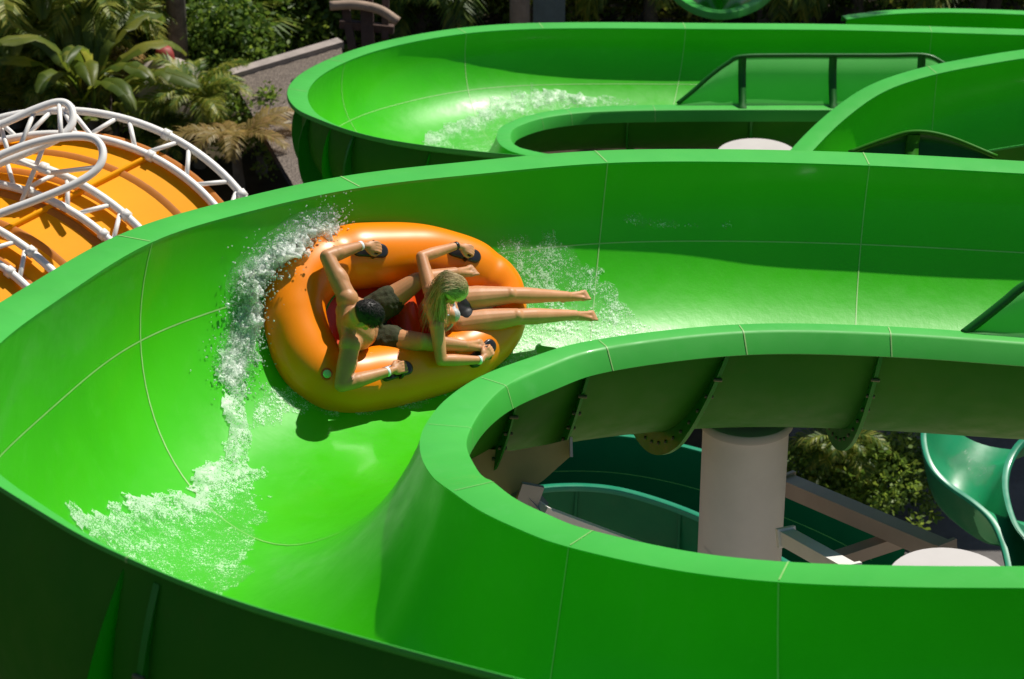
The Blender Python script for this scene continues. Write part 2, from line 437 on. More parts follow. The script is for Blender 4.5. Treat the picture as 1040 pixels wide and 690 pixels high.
mb.grid(rows, closed_u=True, closed_v=True); mb.build('side_tube', ORANGE, raft)
# welded seam strip running round the tube on its inside top
mb = MB(); rows = []
for i in range(N):
    p = Q[i]; tt = Q[(i + 1) % N] - Q[i - 1]; l = math.hypot(tt[0], tt[1]); nx, ny = tt[1] / l, -tt[0] / l
    if (p[0] - cen[0]) * nx + (p[1] - cen[1]) * ny < 0: nx, ny = -nx, -ny
    row = []
    for an in (R(196), R(199), R(202), R(205)):
        rr = p[2] + (.004 if an in (R(199), R(202)) else -.002); row.append(LW(p[0] + nx * rr * cos(an) * 1.04, p[1] + ny * rr * cos(an) * 1.04, LIFT + rr * sin(an) * .92))
    rows.append(row)
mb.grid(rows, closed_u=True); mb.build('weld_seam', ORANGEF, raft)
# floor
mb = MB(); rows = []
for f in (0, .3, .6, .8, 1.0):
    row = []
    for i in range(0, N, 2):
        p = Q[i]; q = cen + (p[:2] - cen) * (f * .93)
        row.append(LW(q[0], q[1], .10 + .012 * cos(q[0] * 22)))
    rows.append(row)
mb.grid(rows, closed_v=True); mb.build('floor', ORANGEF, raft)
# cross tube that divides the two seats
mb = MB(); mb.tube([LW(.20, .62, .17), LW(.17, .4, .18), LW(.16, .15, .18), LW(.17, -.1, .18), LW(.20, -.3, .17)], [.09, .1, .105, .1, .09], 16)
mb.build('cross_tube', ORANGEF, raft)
# valve
v = PL(332, 380, .44); mb = MB(); M = Matrix((ra, rb, rn)).transposed() @ Matrix.Rotation(R(22), 3, 'Y').to_3x3()
def tube_top(px, py):
    """the spot on the tube's upper skin seen at a pixel"""
    return RB.ray_cast(CAM, ray(px, py).normalized())
rt = [o for o in raft.children if o.name.startswith('side_tube')][0]
RB = BVHTree.FromPolygons([Vector(v.co) for v in rt.data.vertices], [tuple(p.vertices) for p in rt.data.polygons])
loc, nor, _, _ = tube_top(332, 380)
Mv = nor.to_track_quat('Z', 'Y').to_matrix()
mb.lathe(loc, [(.0, .012), (.022, .012), (.028, .008), (.03, -.01)], 20, Mv)
mb.build('valve', plain('valve_plastic', (.35, .62, .36), .4), raft)
mb = MB(); mb.lathe(loc, [(.03, .0), (.034, .006), (.04, .004), (.044, -.006)], 20, Mv); mb.build('valve_collar', ORANGEF, raft)
HANDLE = {}
def handle(key, px, py, dirpx, ln=.27, wd=.10):
    loc, nor, _, _ = tube_top(px, py); q = ray(*dirpx); tip = CAM + q * ((loc - CAM).dot(nor) / q.dot(nor))
    ax = (tip - loc); ax = (ax - nor * ax.dot(nor)).normalized(); si = nor.cross(ax)
    M = Matrix((ax, si, nor)).transposed()
    mb = MB(); rows = []
    for z, sc in ((-.03, 1.0), (.006, 1.0), (.014, .93), (.016, .8), (.016, .0)):
        row = []
        for k in range(32):
            an = 2 * pi * k / 32; x = (ln / 2 - wd / 2) * (1 if cos(an) > 0 else -1) + wd / 2 * cos(an); y = wd / 2 * sin(an)
            row.append(loc + M @ Vector((x * sc, y * sc, z)))
        rows.append(row)
    mb.grid(rows, closed_v=True); ho = mb.build('handle', BLACK, raft)
    g = MB(); g.tube([loc + M @ Vector((.015, y, z)) for y, z in ((-.052, .0), (-.050, .03), (-.04, .046), (0, .05), (.04, .046), (.050, .03), (.052, .0))], .0125, 10)
    g.build('grip', BLACK, ho)
    HANDLE[key] = (loc, M)
handle('ml', 376, 254, (400, 256)); handle('mr', 402, 377, (425, 370)); handle('wl', 471, 257, (487, 262)); handle('wr', 490, 359, (505, 345))
# ---------------------------------------------------------------- people (built in the raft's own axes, then placed)
RM = Matrix((ra, rb, rn)).transposed()
def toL(w): q = Vector(w) - RO; return Vector((q.dot(ra), q.dot(rb), q.dot(rn)))
def skin_mat(name, c, v):
    m, nt, b, N, L = nm(name)
    n = noise_tex(nt, 9, 5, .6); rp = ramp(nt, n.outputs[0], [(.3, c), (.7, v)]); L.new(rp.outputs[0], b.inputs['Base Color'])
    b.inputs['Roughness'].default_value = .48; b.inputs['Specular IOR Level'].default_value = .35; b.inputs['Subsurface Weight'].default_value = .12; b.inputs['Subsurface Radius'].default_value = (.02, .008, .004); b.inputs['Subsurface Scale'].default_value = .5
    n2 = noise_tex(nt, 60, 5, .6); bump(nt, n2.outputs[0], b, .12, .004)
    return m
SKM = skin_mat('tanned_skin', (.44, .205, .090), (.54, .265, .12))
SKW = skin_mat('warm_skin', (.52, .235, .105), (.62, .30, .15))
def hair_mat(name, a, c):
    m, nt, b, N, L = nm(name)
    g = N.new('ShaderNodeNewGeometry'); rp = ramp(nt, g.outputs['Random Per Island'], [(.1, a), (.9, c)]); L.new(rp.outputs[0], b.inputs['Base Color'])
    b.inputs['Roughness'].default_value = .5; b.inputs['Specular IOR Level'].default_value = .3
    return m
HBLK = hair_mat('black_hair', (.006, .005, .005), (.02, .016, .013))
HBLD = hair_mat('blonde_hair', (.30, .21, .10), (.66, .52, .29))
SHORTS = plain('olive_cloth', (.030, .034, .010), .9, 0, .25, 30, bmp=.3)
BIKB = plain('black_cloth', (.01, .01, .012), .5, 0, .2, 30)
BIKT = plain('silver_print_cloth', (.42, .42, .44), .5, 0, .6, 45)
BAND = plain('white_band', (.75, .78, .82), .4)
EYEW = plain('eye_white', (.7, .68, .65), .2); EYED = plain('dark_brown', (.012, .008, .006), .3); LIPS = plain('lips', (.38, .10, .08), .4)

def uvs(c, rx, ry, rz, M, nu=20, nv=12):
    rows = []
    for i in range(nv + 1):
        t = pi * i / nv; rows.append([Vector(c) + M @ Vector((rx * sin(t) * cos(2 * pi * k / nu), ry * sin(t) * sin(2 * pi * k / nu), rz * cos(t))) for k in range(nu)])
    return rows
class Body:
    def __init__(s): s.bm = MB()
    def cap(s, p, q, r1, r2, n=18):
        p, q = Vector(p), Vector(q); d = q - p; L = d.length; M = d.to_track_quat('Z', 'Y').to_matrix()
        prof = [(r1 * sin(t), -r1 * cos(t)) for t in np.linspace(0.02, pi / 2, 7)] + [(r2 * cos(t), L + r2 * sin(t)) for t in np.linspace(0, pi / 2 - .02, 7)]
        s.bm.lathe(p, prof, n, M); nv = len(s.bm.v); N = len(prof)
        s.bm.f.append(tuple(range(nv - N * n, nv - N * n + n))); s.bm.f.append(tuple(range(nv - n, nv))); s.bm.m += [0, 0]
    def chain(s, pts, rs):
        for i in range(len(pts) - 1): s.cap(pts[i], pts[i + 1], rs[i], rs[i + 1])
    def ell(s, c, r, M=Matrix.Identity(3)):
        s.bm.grid(uvs(c, *r, M), closed_v=True)
    def build(s, name, mat, parent, vox=.006, sm=5, noise_amp=0):
        v = s.bm.v; s.bm.v = [tuple(RO + RM @ Vector(p)) for p in v]
        me = s.bm.mesh(name + '_raw')
        bm = bmesh.new(); bm.from_mesh(me); bmesh.ops.remove_doubles(bm, verts=bm.verts, dist=1e-5); bmesh.ops.recalc_face_normals(bm, faces=bm.faces); bm.to_mesh(me); bm.free()
        o = bpy.data.objects.new(name + '_raw', me); COL.objects.link(o)
        r = o.modifiers.new('r', 'REMESH'); r.mode = 'VOXEL'; r.voxel_size = vox
        k = o.modifiers.new('s', 'SMOOTH'); k.factor = .5; k.iterations = sm
        dg = bpy.context.evaluated_depsgraph_get(); m2 = bpy.data.meshes.new_from_object(o.evaluated_get(dg)); m2.name = name
        bpy.data.objects.remove(o); bpy.data.meshes.remove(me)
        if noise_amp:
            for vt in m2.vertices:
                vt.co += vt.normal * noise_amp * (noise.noise(vt.co * 14) + .6 * noise.noise(vt.co * 34))
        m2.materials.clear()
        return link(name, m2, mat, parent)
def mat3(x, y, z): return Matrix((x, y, z)).transposed()
def hand(B, key, sgn, sc=1.0):
    loc, M = HANDLE[key]; L0 = toL(loc); Mi = RM.transposed() @ M
    def q(x, y, z): return L0 + Mi @ Vector((x * sc, y * sc, z))
    B.ell(q(-.03, 0, .075), (.05 * sc, .043 * sc, .019 * sc), Mi)
    B.ell(q(-.035, sgn * .022, .07), (.035 * sc, .02 * sc, .02 * sc), Mi)
    for i, l in enumerate((.93, 1.04, 1.0, .82)):
        y = (i - 1.5) * .0215 * -sgn
        B.chain([q(-.02, y * .9, .078), q(.012, y, .083), q(.012 + .036 * l, y * 1.03, .066), q(.014 + .036 * l, y * 1.0, .066 - .03 * l), q(.024, y * .95, .030)], [.0105 * sc, .0108 * sc, .0098 * sc, .009 * sc, .008 * sc])
    B.chain([q(-.05, sgn * .03, .07), q(-.02, sgn * .052, .062), q(.012, sgn * .052, .05), q(.032, sgn * .042, .044)], [.015 * sc, .0125 * sc, .011 * sc, .009 * sc])
    w = q(-.105, 0, .078); B.cap(w, q(-.05, 0, .074), .026 * sc, .026 * sc)
    return w
def foot(B, ankle, d, up, sc=1.0):
    d = Vector(d).normalized(); up = Vector(up); up = (up - d * up.dot(d)).normalized(); s_ = up.cross(d); A = Vector(ankle)
    heel = A - up * .045 * sc - d * .03 * sc
    B.cap(A, heel, .034 * sc, .032 * sc); ball = A + d * .125 * sc - up * .05 * sc
    for y in (-.02, .02): B.cap(heel, ball + s_ * y * sc, .026 * sc, .021 * sc); B.cap(A + up * 0, ball + s_ * y * sc, .03 * sc, .019 * sc)
    for i in range(5):
        y = (i - 2) * .0175; l = (.055, .05, .046, .04, .034)[i]
        b0 = ball + s_ * y * sc; B.chain([b0, b0 + d * l * .6 * sc + up * .004, b0 + d * l * sc - up * .004], [.012 * sc, .0095 * sc, .009 * sc if i else .011 * sc])
def band_ring(name, c, ax, r, w, mat, parent):
    mb = MB(); M = Vector(ax).normalized().to_track_quat('Z', 'Y').to_matrix()
    mb.lathe((0, 0, 0), [(r, -w), (r + .003, -w), (r + .004, 0), (r + .003, w), (r, w)], 24, M)
    mb.v = [tuple(RO + RM @ (Vector(v) + Vector(c))) for v in mb.v]; return mb.build(name, mat, parent)
def head(B, c, f, up, sc=1.0, fem=False):
    f = Vector(f).normalized(); up = Vector(up); up = (up - f * up.dot(f)).normalized(); l = up.cross(f)
    M = mat3(f, l, up); c = Vector(c)
    def q(x, y, z): return c + M @ Vector((x * sc, y * sc, z * sc))
    B.ell(q(-.012, 0, .025), (.098 * sc, .077 * sc, .092 * sc), M)          # skull
    B.ell(q(.022, 0, -.03), (.066 * sc, .062 * sc, .085 * sc), M)          # face
    B.ell(q(.038, 0, -.082), (.04 * sc, .042 * sc, .028 * sc), M)         # jaw
    B.ell(q(.066, 0, -.098), (.016 * sc, .02 * sc, .014 * sc), M)         # chin
    B.chain([q(.082, 0, .008), q(.104, 0, -.032), q(.098, 0, -.042)], [.009 * sc, .0125 * sc, .011 * sc])   # nose
    for y in (-1, 1):
        B.ell(q(.096, y * .012, -.042), (.01 * sc, .009 * sc, .007 * sc), M)
        B.ell(q(.068, y * .034, .018), (.02 * sc, .026 * sc, .009 * sc), M)   # brow
        B.ell(q(.052, y * .045, -.03), (.024 * sc, .02 * sc, .018 * sc), M)   # cheek
        B.ell(q(-.012, y * .079, -.012), (.02 * sc, .008 * sc, .031 * sc), M)  # ear
    return q, M
def face_parts(q, M, par, sc, brow):
    for y in (-1, 1):
        mb = MB(); mb.grid(uvs(RO + RM @ q(.072, y * .031, -.002), .0135 * sc, .0135 * sc, .0105 * sc, RM @ M, 14, 8), closed_v=True); e = mb.build('eye', EYEW, par)
        mb = MB(); mb.grid(uvs(RO + RM @ q(.0822, y * .031, -.004), .004, .0065 * sc, .0065 * sc, RM @ M, 12, 6), closed_v=True); mb.build('iris', EYED, e)
        mb = MB(); mb.tube([RO + RM @ q(.086 - abs(t - .3) * .012, y * (.014 + .034 * t), .022 + .006 * sin(t * pi)) for t in np.linspace(0, 1, 6)], [.002, .004, .0042, .0036, .003, .0015], 6); mb.build('eyebrow', brow, par)
    mb = MB(); mb.grid(uvs(RO + RM @ q(.083, 0, -.066), .007, .023 * sc, .0045 * sc, RM @ M, 14, 6), closed_v=True); mb.grid(uvs(RO + RM @ q(.080, 0, -.073), .008, .019 * sc, .005 * sc, RM @ M, 14, 6), closed_v=True)
    mb.build('lips', LIPS, par)
def torso_frame(Pv, S, sl, sr):
    s = (S - Pv).normalized(); l = (sl - sr); l = (l - s * l.dot(s)).normalized(); f = l.cross(s); return mat3(f, l, s), f, l, s
V = Vector
# ---- the man
man = empty('person', RO + RM @ V((-.14, -.02, .12)), 'dark-haired bare-chested man in olive shorts leaning back at the rear of the raft', 'person', None)
B = Body()
Pv = V((-.15, -.02, .22)); sl = V((-.47, .075, .555)); sr = V((-.52, -.275, .545)); S = (sl + sr) / 2
TM, f, l, s = torso_frame(Pv, S, sl, sr)
def tq(x, y, z): return Pv + f * x + l * y + s * z
B.ell(tq(0, 0, .02), (.105, .165, .11), TM); B.ell(tq(0, 0, .16), (.098, .148, .15), TM); B.ell(tq(.005, 0, .33), (.128, .188, .19), TM)
B.ell(tq(-.03, .085, .36), (.08, .085, .13), TM); B.ell(tq(-.03, -.085, .36), (.08, .085, .13), TM)         # shoulder blades
B.ell(tq(.065, .075, .34), (.06, .085, .075), TM); B.ell(tq(.065, -.075, .34), (.06, .085, .075), TM)       # chest
for y, j in ((1, sl), (-1, sr)):
    B.ell(j + s * .0 - l * y * .012, (.076, .076, .08), TM); B.cap(tq(-.01, y * .03, .47), j - l * y * .02 + s * .01, .05, .05); B.cap(tq(0, y * .08, .28), j - l * y * .02, .085, .055)
hc = PL(371, 321, .775); neck = tq(.01, 0, .46)
fH = V((.80, -.42, -.46)); uH = V((.42, -.12, .86))
q, HM = head(B, hc, fH, uH, 1.04)
B.cap(neck, q(-.03, 0, -.05), .062, .056); B.cap(tq(-.04, 0, .42), q(-.045, 0, -.02), .058, .05)
el = PL(332, 261, .545); er = PL(347, 391, .50)
wl = hand(B, 'ml', -1); wr = hand(B, 'mr', 1)
for j, e, wv, yy in ((sl, el, wl, 1), (sr, er, wr, -1)):
    m = j.lerp(e, .45); B.chain([j, m, e], [.066, .063, .049]); B.ell(m + (f * .016), (.058, .056, .10), (e - j).to_track_quat('Z', 'Y').to_matrix())
    m2 = e.lerp(wv, .3); B.chain([e, m2, wv], [.049, .053, .032]); B.ell(m2, (.05, .056, .08), (wv - e).to_track_quat('Z', 'Y').to_matrix())
hl = tq(.02, .095, .0); hr = tq(.02, -.095, .0)
kl = PL(423, 286, .47); kr = PL(428, 347, .46); al = PL(462, 277, .475); ar = PL(471, 351, .485)
for h_, k_, a_, dv in ((hl, kl, al, (.93, .14, .22)), (hr, kr, ar, (.95, .06, .18))):
    B.chain([h_, h_.lerp(k_, .5), k_], [.094, .086, .062]); B.ell(k_ + V((0, 0, .012)), (.056, .056, .056))
    c_ = k_.lerp(a_, .3); B.chain([k_, c_, a_], [.058, .062, .038]); B.ell(c_ - V((0, 0, .02)), (.056, .056, .11), (a_ - k_).to_track_quat('Z', 'Y').to_matrix())
    foot(B, a_ , dv, (-.5, 0, .82), 1.0)
mb_ = B.build('body', SKM, man, .0055, 4)
face_parts(q, HM, mb_, 1.04, HBLK)
# shorts
B = Body(); B.ell(tq(0, 0, .0), (.122, .18, .105), TM); B.ell(tq(0, 0, .075), (.112, .165, .06), TM)
for h_, k_ in ((hl, kl), (hr, kr)): B.chain([h_, h_.lerp(k_, .2), h_.lerp(k_, .38)], [.114, .112, .108])
B.build('shorts', SHORTS, man, .008, 3, .010)
def hair_cap(name, q, M, sc, mat, par, line, rough=1):
    mb = MB(); nu, nv = 64, 40; rows = []
    for i in range(nv + 1):
        t = pi * .78 * i / nv; row = []
        for k in range(nu):
            p = 2 * pi * k / nu; d = V((sin(t) * cos(p), sin(t) * sin(p), cos(t)))
            edge = line(d); gr = min(1, max(0, edge / .25)) ** .5 if edge > 0 else 0
            r = .93 + .16 * gr + (.035 * noise.noise(d * 9 + V((3, 1, 2))) + .03 * noise.noise(d * 22)) * rough * gr
            row.append(RO + RM @ q(*(V((-.012, 0, .025)) + V((d.x * .098, d.y * .079, d.z * .094)) * r)))
        rows.append(row)
    mb.grid(rows, closed_v=True); return mb.build(name, mat, par)
hair_cap('hair', q, HM, 1.04, HBLK, man, lambda d: (d.z + .38 - max(0, d.x) * .72 - (0.25 if abs(d.y) > .75 and d.x > -.2 else 0)))
# short tufts that break the outline of the hair
mb = MB(); rnd = random.Random(3)
for i in range(1100):
    t = rnd.uniform(0, 1.5); p = rnd.uniform(0, 2 * pi); d = V((sin(t) * cos(p), sin(t) * sin(p), cos(t)))
    if d.z + .3 - max(0, d.x) * .7 < .12: continue
    b0 = q(*(V((-.012, 0, .025)) + V((d.x * .1, d.y * .08, d.z * .096)))); dd = (HM @ d + HM @ V((.45, rnd.uniform(-.4, .4), rnd.uniform(0, .3)))).normalized()
    mb.tube([RO + RM @ b0, RO + RM @ (b0 + dd * .010), RO + RM @ (b0 + dd * .018 + HM @ V((.006, 0, -.004)))], [.0022, .002, .0006], 4, caps=False)
mb.build('hair_tufts', HBLK, man)
band_ring('wristband', wl - (wl - el).normalized() * .012, wl - el, .030, .012, BAND, man)
band_ring('wristband', wr - (wr - er).normalized() * .012, wr - er, .030, .012, BAND, man)
# ---- the woman
wom = empty('person', RO + RM @ V((.5, .04, .12)), 'long-haired blonde woman in a bikini with bare legs stretched over the raft front', 'person', None)
B = Body()
Pv = V((.47, .03, .32)); sl = V((.17, .12, .57)); sr = V((.16, -.17, .565)); S = (sl + sr) / 2
TM, f, l, s = torso_frame(Pv, S, sl, sr)
def tw(x, y, z): return Pv + f * x + l * y + s * z
B.ell(tw(-.01, 0, .0), (.105, .165, .10), TM); B.ell(tw(0, 0, .15), (.075, .115, .14), TM); B.ell(tw(0, 0, .31), (.092, .138, .15), TM)
for y, j in ((1, sl), (-1, sr)):
    B.ell(tw(.075, y * .066, .285), (.058, .058, .058), TM)
    B.ell(j - l * y * .012, (.052, .052, .056), TM); B.cap(tw(-.01, y * .02, .44), j - l * y * .02, .038, .04); B.cap(tw(0, y * .06, .27), j - l * y * .02, .07, .045)
hcw = PL(459, 296, .76); fW = V((.80, -.34, -.52)); uW = V((.50, -.05, .82))
qw, HW = head(B, hcw, fW, uW, .97, True)
B.cap(tw(.0, 0, .43), qw(-.03, 0, -.05), .048, .046)
elw = PL(428, 261, .545); erw = PL(448, 366, .49)
wlw = hand(B, 'wl', -1, .9); wrw = hand(B, 'wr', 1, .9)
for j, e, wv in ((sl, elw, wlw), (sr, erw, wrw)):
    m = j.lerp(e, .45); B.chain([j, m, e], [.05, .047, .039]); m2 = e.lerp(wv, .3); B.chain([e, m2, wv], [.039, .042, .027])
hl = tw(.02, .085, -.01); hr = tw(.02, -.085, -.01)
kl = PL(517, 300, .47); kr = PL(524, 322, .47); al = PL(576, 301, .45); ar = PL(584, 320, .45)
for h_, k_, a_, dv in ((hl, kl, al, (.90, -.02, .42)), (hr, kr, ar, (.92, -.10, .36))):
    B.chain([h_, h_.lerp(k_, .45), k_], [.098, .087, .06]); B.ell(k_ + V((0, 0, .01)), (.054, .054, .054))
    c_ = k_.lerp(a_, .3); B.chain([k_, c_, a_], [.056, .059, .035]); B.ell(c_ - V((0, 0, .018)), (.053, .053, .105), (a_ - k_).to_track_quat('Z', 'Y').to_matrix())
    foot(B, a_, dv, (-.4, 0, .9), .92)
wb_ = B.build('body', SKW, wom, .0055, 4)
face_parts(qw, HW, wb_, .97, HBLD)
B = Body(); B.ell(tw(-.01, 0, .0), (.135, .20, .085), TM); B.ell(tw(.03, .06, -.01), (.115, .135, .08), TM); B.ell(tw(.03, -.06, -.01), (.115, .135, .08), TM)
B.build('bikini_bottom', BIKB, wom, .007, 3)
B = Body()
for y in (1, -1): B.ell(tw(.083, y * .066, .285), (.056, .056, .05), TM)
ring = [tw(.105 * cos(t) , .15 * sin(t), .265) for t in np.linspace(0, 2 * pi, 25)]
B.chain(ring, [.011] * 25)
B.chain([tw(.08, .07, .33), tw(.03, .06, .43), tw(-.05, .03, .44)], [.008] * 3); B.chain([tw(.08, -.07, .33), tw(.03, -.06, .43), tw(-.05, -.03, .44)], [.008] * 3)
B.build('bikini_top', BIKT, wom, .006, 2)
hair_cap('hair', qw, HW, .97, HBLD, wom, lambda d: (d.z + .55 - max(0, d.x) * .95), .15)
mb = MB(); rnd = random.Random(11)
for i in range(1700):
    t = rnd.uniform(.1, 1.75); p = rnd.uniform(-pi, pi); d = V((sin(t) * cos(p), sin(t) * sin(p), cos(t)))
    if d.z + .5 - max(0, d.x) * .95 < .05: continue
    b0 = qw(*(V((-.012, 0, .025)) + V((d.x * .103, d.y * .083, d.z * .1))))
    # combed back over the crown, then hanging down the back and over the near shoulder
    tail = PL(430 + rnd.gauss(10, 5) + (7 if d.y < 0 else -3), 326 + rnd.gauss(0, 9) + (6 if d.y < -.2 else -6), .42 + rnd.uniform(-.03, .06))
    back = qw(-.125 + rnd.uniform(-.012, .012), d.y * .075 + rnd.gauss(0, .012), .02 - .03 * rnd.random())
    side = qw(d.x * .085 - .05, d.y * .090, d.z * .085 + .042)
    mid = back.lerp(tail, .5) + V((rnd.gauss(0, .012) - .02, rnd.gauss(0, .015), rnd.gauss(.01, .012)))
    P4 = spline([b0, side, back, mid, tail], 4); r = rnd.uniform(.0009, .0017)
    n_ = len(P4); wav = rnd.uniform(0, 6)
    pp = [RO + RM @ (V(x) + V((0, .012 * sin(wav + j * .45), .007 * cos(wav + j * .6))) * (j / n_) ** 1.5) for j, x in enumerate(P4)]
    mb.tube(pp, [r * (1 if j < n_ - 4 else (n_ - j) / 5) for j in range(n_)], 4, caps=False)
mb.build('long_hair', HBLD, wom)
band_ring('wristband', wrw - (wrw - erw).normalized() * .012, wrw - erw, .027, .010, BAND, wom)
band_ring('wrist_watch', wlw - (wlw - elw).normalized() * .012, wlw - elw, .027, .012, BLACK, wom)
# ---------------------------------------------------------------- water on the slides
def foam_mat(name, scale=72, tint=(.90, .97, .90), dens=1.0, body=.0):
    """froth: bubbles whose size and number follow how churned the water is; clear water in between"""
    m, nt, b, N, L = nm(name); out = N['Material Output']
    tc = N.new('ShaderNodeTexCoord'); at = N.new('ShaderNodeAttribute'); at.attribute_name = 'foam'
    def math_(op, a, c=None, v=None):
        n = N.new('ShaderNodeMath'); n.operation = op; n.use_clamp = False
        for k, q in enumerate((a, c)):
            if q is None: continue
            if isinstance(q, (int, float)): n.inputs[k].default_value = q
            else: L.new(q, n.inputs[k])
        return n.outputs[0]
    n2 = noise_tex(nt, 5, 5, .65); n3 = noise_tex(nt, 26, 5, .7)
    amt = math_('ADD', math_('MULTIPLY', at.outputs['Fac'], 1.1), math_('MULTIPLY', math_('SUBTRACT', n2.outputs[0], .5), 1.5))
    amt = math_('ADD', amt, math_('MULTIPLY', math_('SUBTRACT', n3.outputs[0], .5), .9))
    amt = math_('MULTIPLY', amt, dens)
    total = None
    for sc in (scale, scale * 1.9):
        warp = N.new('ShaderNodeVectorMath'); warp.operation = 'MULTIPLY_ADD'; L.new(n3.outputs['Color'], warp.inputs[0]); warp.inputs[1].default_value = (.05, .05, .05); L.new(tc.outputs['Object'], warp.inputs[2])
        vo = N.new('ShaderNodeTexVoronoi'); vo.inputs['Scale'].default_value = sc; L.new(warp.outputs[0], vo.inputs['Vector'])
        sep = N.new('ShaderNodeSeparateColor'); L.new(vo.outputs['Color'], sep.inputs[0])
        r = math_('MULTIPLY', math_('SUBTRACT', math_('MULTIPLY', amt, 1.1), math_('MULTIPLY', sep.outputs[0], .55)), .9)
        d = math_('SUBTRACT', r, vo.outputs['Distance'])
        mr = N.new('ShaderNodeMapRange'); mr.inputs['From Min'].default_value = -.04; mr.inputs['From Max'].default_value = .24; L.new(d, mr.inputs['Value'])
        total = mr.outputs[0] if total is None else math_('MAXIMUM', total, mr.outputs[0])
    total = math_('MULTIPLY', total, .86)
    if body: total = math_('MAXIMUM', total, math_('MULTIPLY', math_('MULTIPLY', amt, body), 1.0))
    nc = N.new('ShaderNodeClamp'); L.new(total, nc.inputs[0])
    b.inputs['Base Color'].default_value = (*tint, 1); b.inputs['Roughness'].default_value = .3
    bump(nt, n3.outputs[0], b, .3, .015)
    tl = N.new('ShaderNodeBsdfTranslucent'); tl.inputs['Color'].default_value = (*tint, 1)
    wh = N.new('ShaderNodeMixShader'); wh.inputs[0].default_value = .5; L.new(b.outputs[0], wh.inputs[1]); L.new(tl.outputs[0], wh.inputs[2])
    gl = N.new('ShaderNodeBsdfGlossy'); gl.inputs['Roughness'].default_value = .12
    bn = N.new('ShaderNodeBump'); bn.inputs['Strength'].default_value = 1.0; bn.inputs['Distance'].default_value = .04; L.new(n3.outputs[0], bn.inputs['Height']); L.new(bn.outputs[0], gl.inputs['Normal'])
    tr = N.new('ShaderNodeBsdfTransparent'); tr.inputs['Color'].default_value = (.98, 1, .98, 1)
    w = N.new('ShaderNodeMixShader'); w.inputs[0].default_value = .07; L.new(tr.outputs[0], w.inputs[1]); L.new(gl.outputs[0], w.inputs[2])
    x = N.new('ShaderNodeMixShader'); L.new(nc.outputs[0], x.inputs[0]); L.new(w.outputs[0], x.inputs[1]); L.new(wh.outputs[0], x.inputs[2])
    L.new(x.outputs[0], out.inputs['Surface'])
    return m
FOAM = foam_mat('white_water'); FOAMT = foam_mat('white_water_thin', 66, dens=.9)
def splash_mat():
    m, nt, b, N, L = nm('splash_drops')
    b.inputs['Base Color'].default_value = (.86, .92, .88, 1); b.inputs['Roughness'].default_value = .06; b.inputs['Transmission Weight'].default_value = .55; b.inputs['IOR'].default_value = 1.25
    return m
DROP = splash_mat()
def poly_dist(x, y, poly):
    ins = False; dm = 1e9; n = len(poly)
    for i in range(n):
        x1, y1 = poly[i]; x2, y2 = poly[(i + 1) % n]
        if (y1 > y) != (y2 > y) and x < (x2 - x1) * (y - y1) / (y2 - y1) + x1: ins = not ins
        dx, dy = x2 - x1, y2 - y1; t = max(0, min(1, ((x - x1) * dx + (y - y1) * dy) / (dx * dx + dy * dy + 1e-12)))
        dm = min(dm, math.hypot(x - x1 - t * dx, y - y1 - t * dy))
    return dm if ins else -dm
def on_slide(px, py, bvh):
    h = bvh.ray_cast(CAM, ray(px, py).normalized()); return h[0]
def sheet(name, F, bvh, polypx, label, mat, height=.05, res=.02, edge=.12, base=.006, rag=.10, foam=(0, 1), group=None, crest=None, peak=0.0, nzmin=.33):
    """a churned sheet of water lying on the trough, cut to a ragged outline"""
    pts = [on_slide(*p, bvh) for p in polypx]; pts = [p for p in pts if p is not None]
    poly = [(p.x, p.y) for p in pts]; zs = [p.z for p in pts]; zm = sum(zs) / len(zs)
    cp = [on_slide(*p, bvh) for p in (crest or [])]; cp = [(p.x, p.y) for p in cp if p is not None]
    x0, x1 = min(p[0] for p in poly) - .1, max(p[0] for p in poly) + .1; y0, y1 = min(p[1] for p in poly) - .1, max(p[1] for p in poly) + .1
    nx, ny = int((x1 - x0) / res) + 1, int((y1 - y0) / res) + 1; idx = {}; vs = []; fa = []
    for i in range(nx):
        for j in range(ny):
            x = x0 + i * res; y = y0 + j * res
            nz = noise.fractal(Vector((x * 5.5, y * 5.5, 1.7)), .8, 2.0, 5)
            d = poly_dist(x, y, poly) + rag * nz
            if d < 0: continue
            h = bvh.ray_cast(Vector((x, y, max(zs) + .6)), Vector((0, 0, -1)))
            if h[0] is None: continue
            n = h[1] if h[1].z > 0 else -h[1]
            if n.z < nzmin: continue
            f = min(1, d / edge); cr = 0
            if cp:
                dc = min(seg_d(x, y, cp[k], cp[k + 1]) for k in range(len(cp) - 1)); cr = math.exp(-(dc / .16) ** 2)
            tb = .5 + .5 * noise.fractal(Vector((x * 13, y * 13, 4.1)), .7, 2.0, 4)
            hh = base + f * (height * tb * (.35 + .65 * cr) + peak * cr * (.4 + .9 * abs(nz)))
            idx[(i, j)] = len(vs); vs.append(h[0] + n * hh)
            fa.append(foam[0] + (foam[1] - foam[0]) * (.25 * tb + .75 * cr if cp else tb * (.3 + .7 * f)))
    fs = [(idx[(i, j)], idx[(i + 1, j)], idx[(i + 1, j + 1)], idx[(i, j + 1)]) for (i, j) in idx if (i + 1, j) in idx and (i + 1, j + 1) in idx and (i, j + 1) in idx]
    mb = MB(); mb.add(vs, fs); o = mb.build(name, mat, None, fix=False)
    at = o.data.attributes.new('foam', 'FLOAT', 'POINT'); at.data.foreach_set('value', fa)
    tag(o, label, 'water', group, 'stuff'); return o
def seg_d(x, y, a, b):
    dx, dy = b[0] - a[0], b[1] - a[1]; t = max(0, min(1, ((x - a[0]) * dx + (y - a[1]) * dy) / (dx * dx + dy * dy + 1e-12))); return math.hypot(x - a[0] - t * dx, y - a[1] - t * dy)
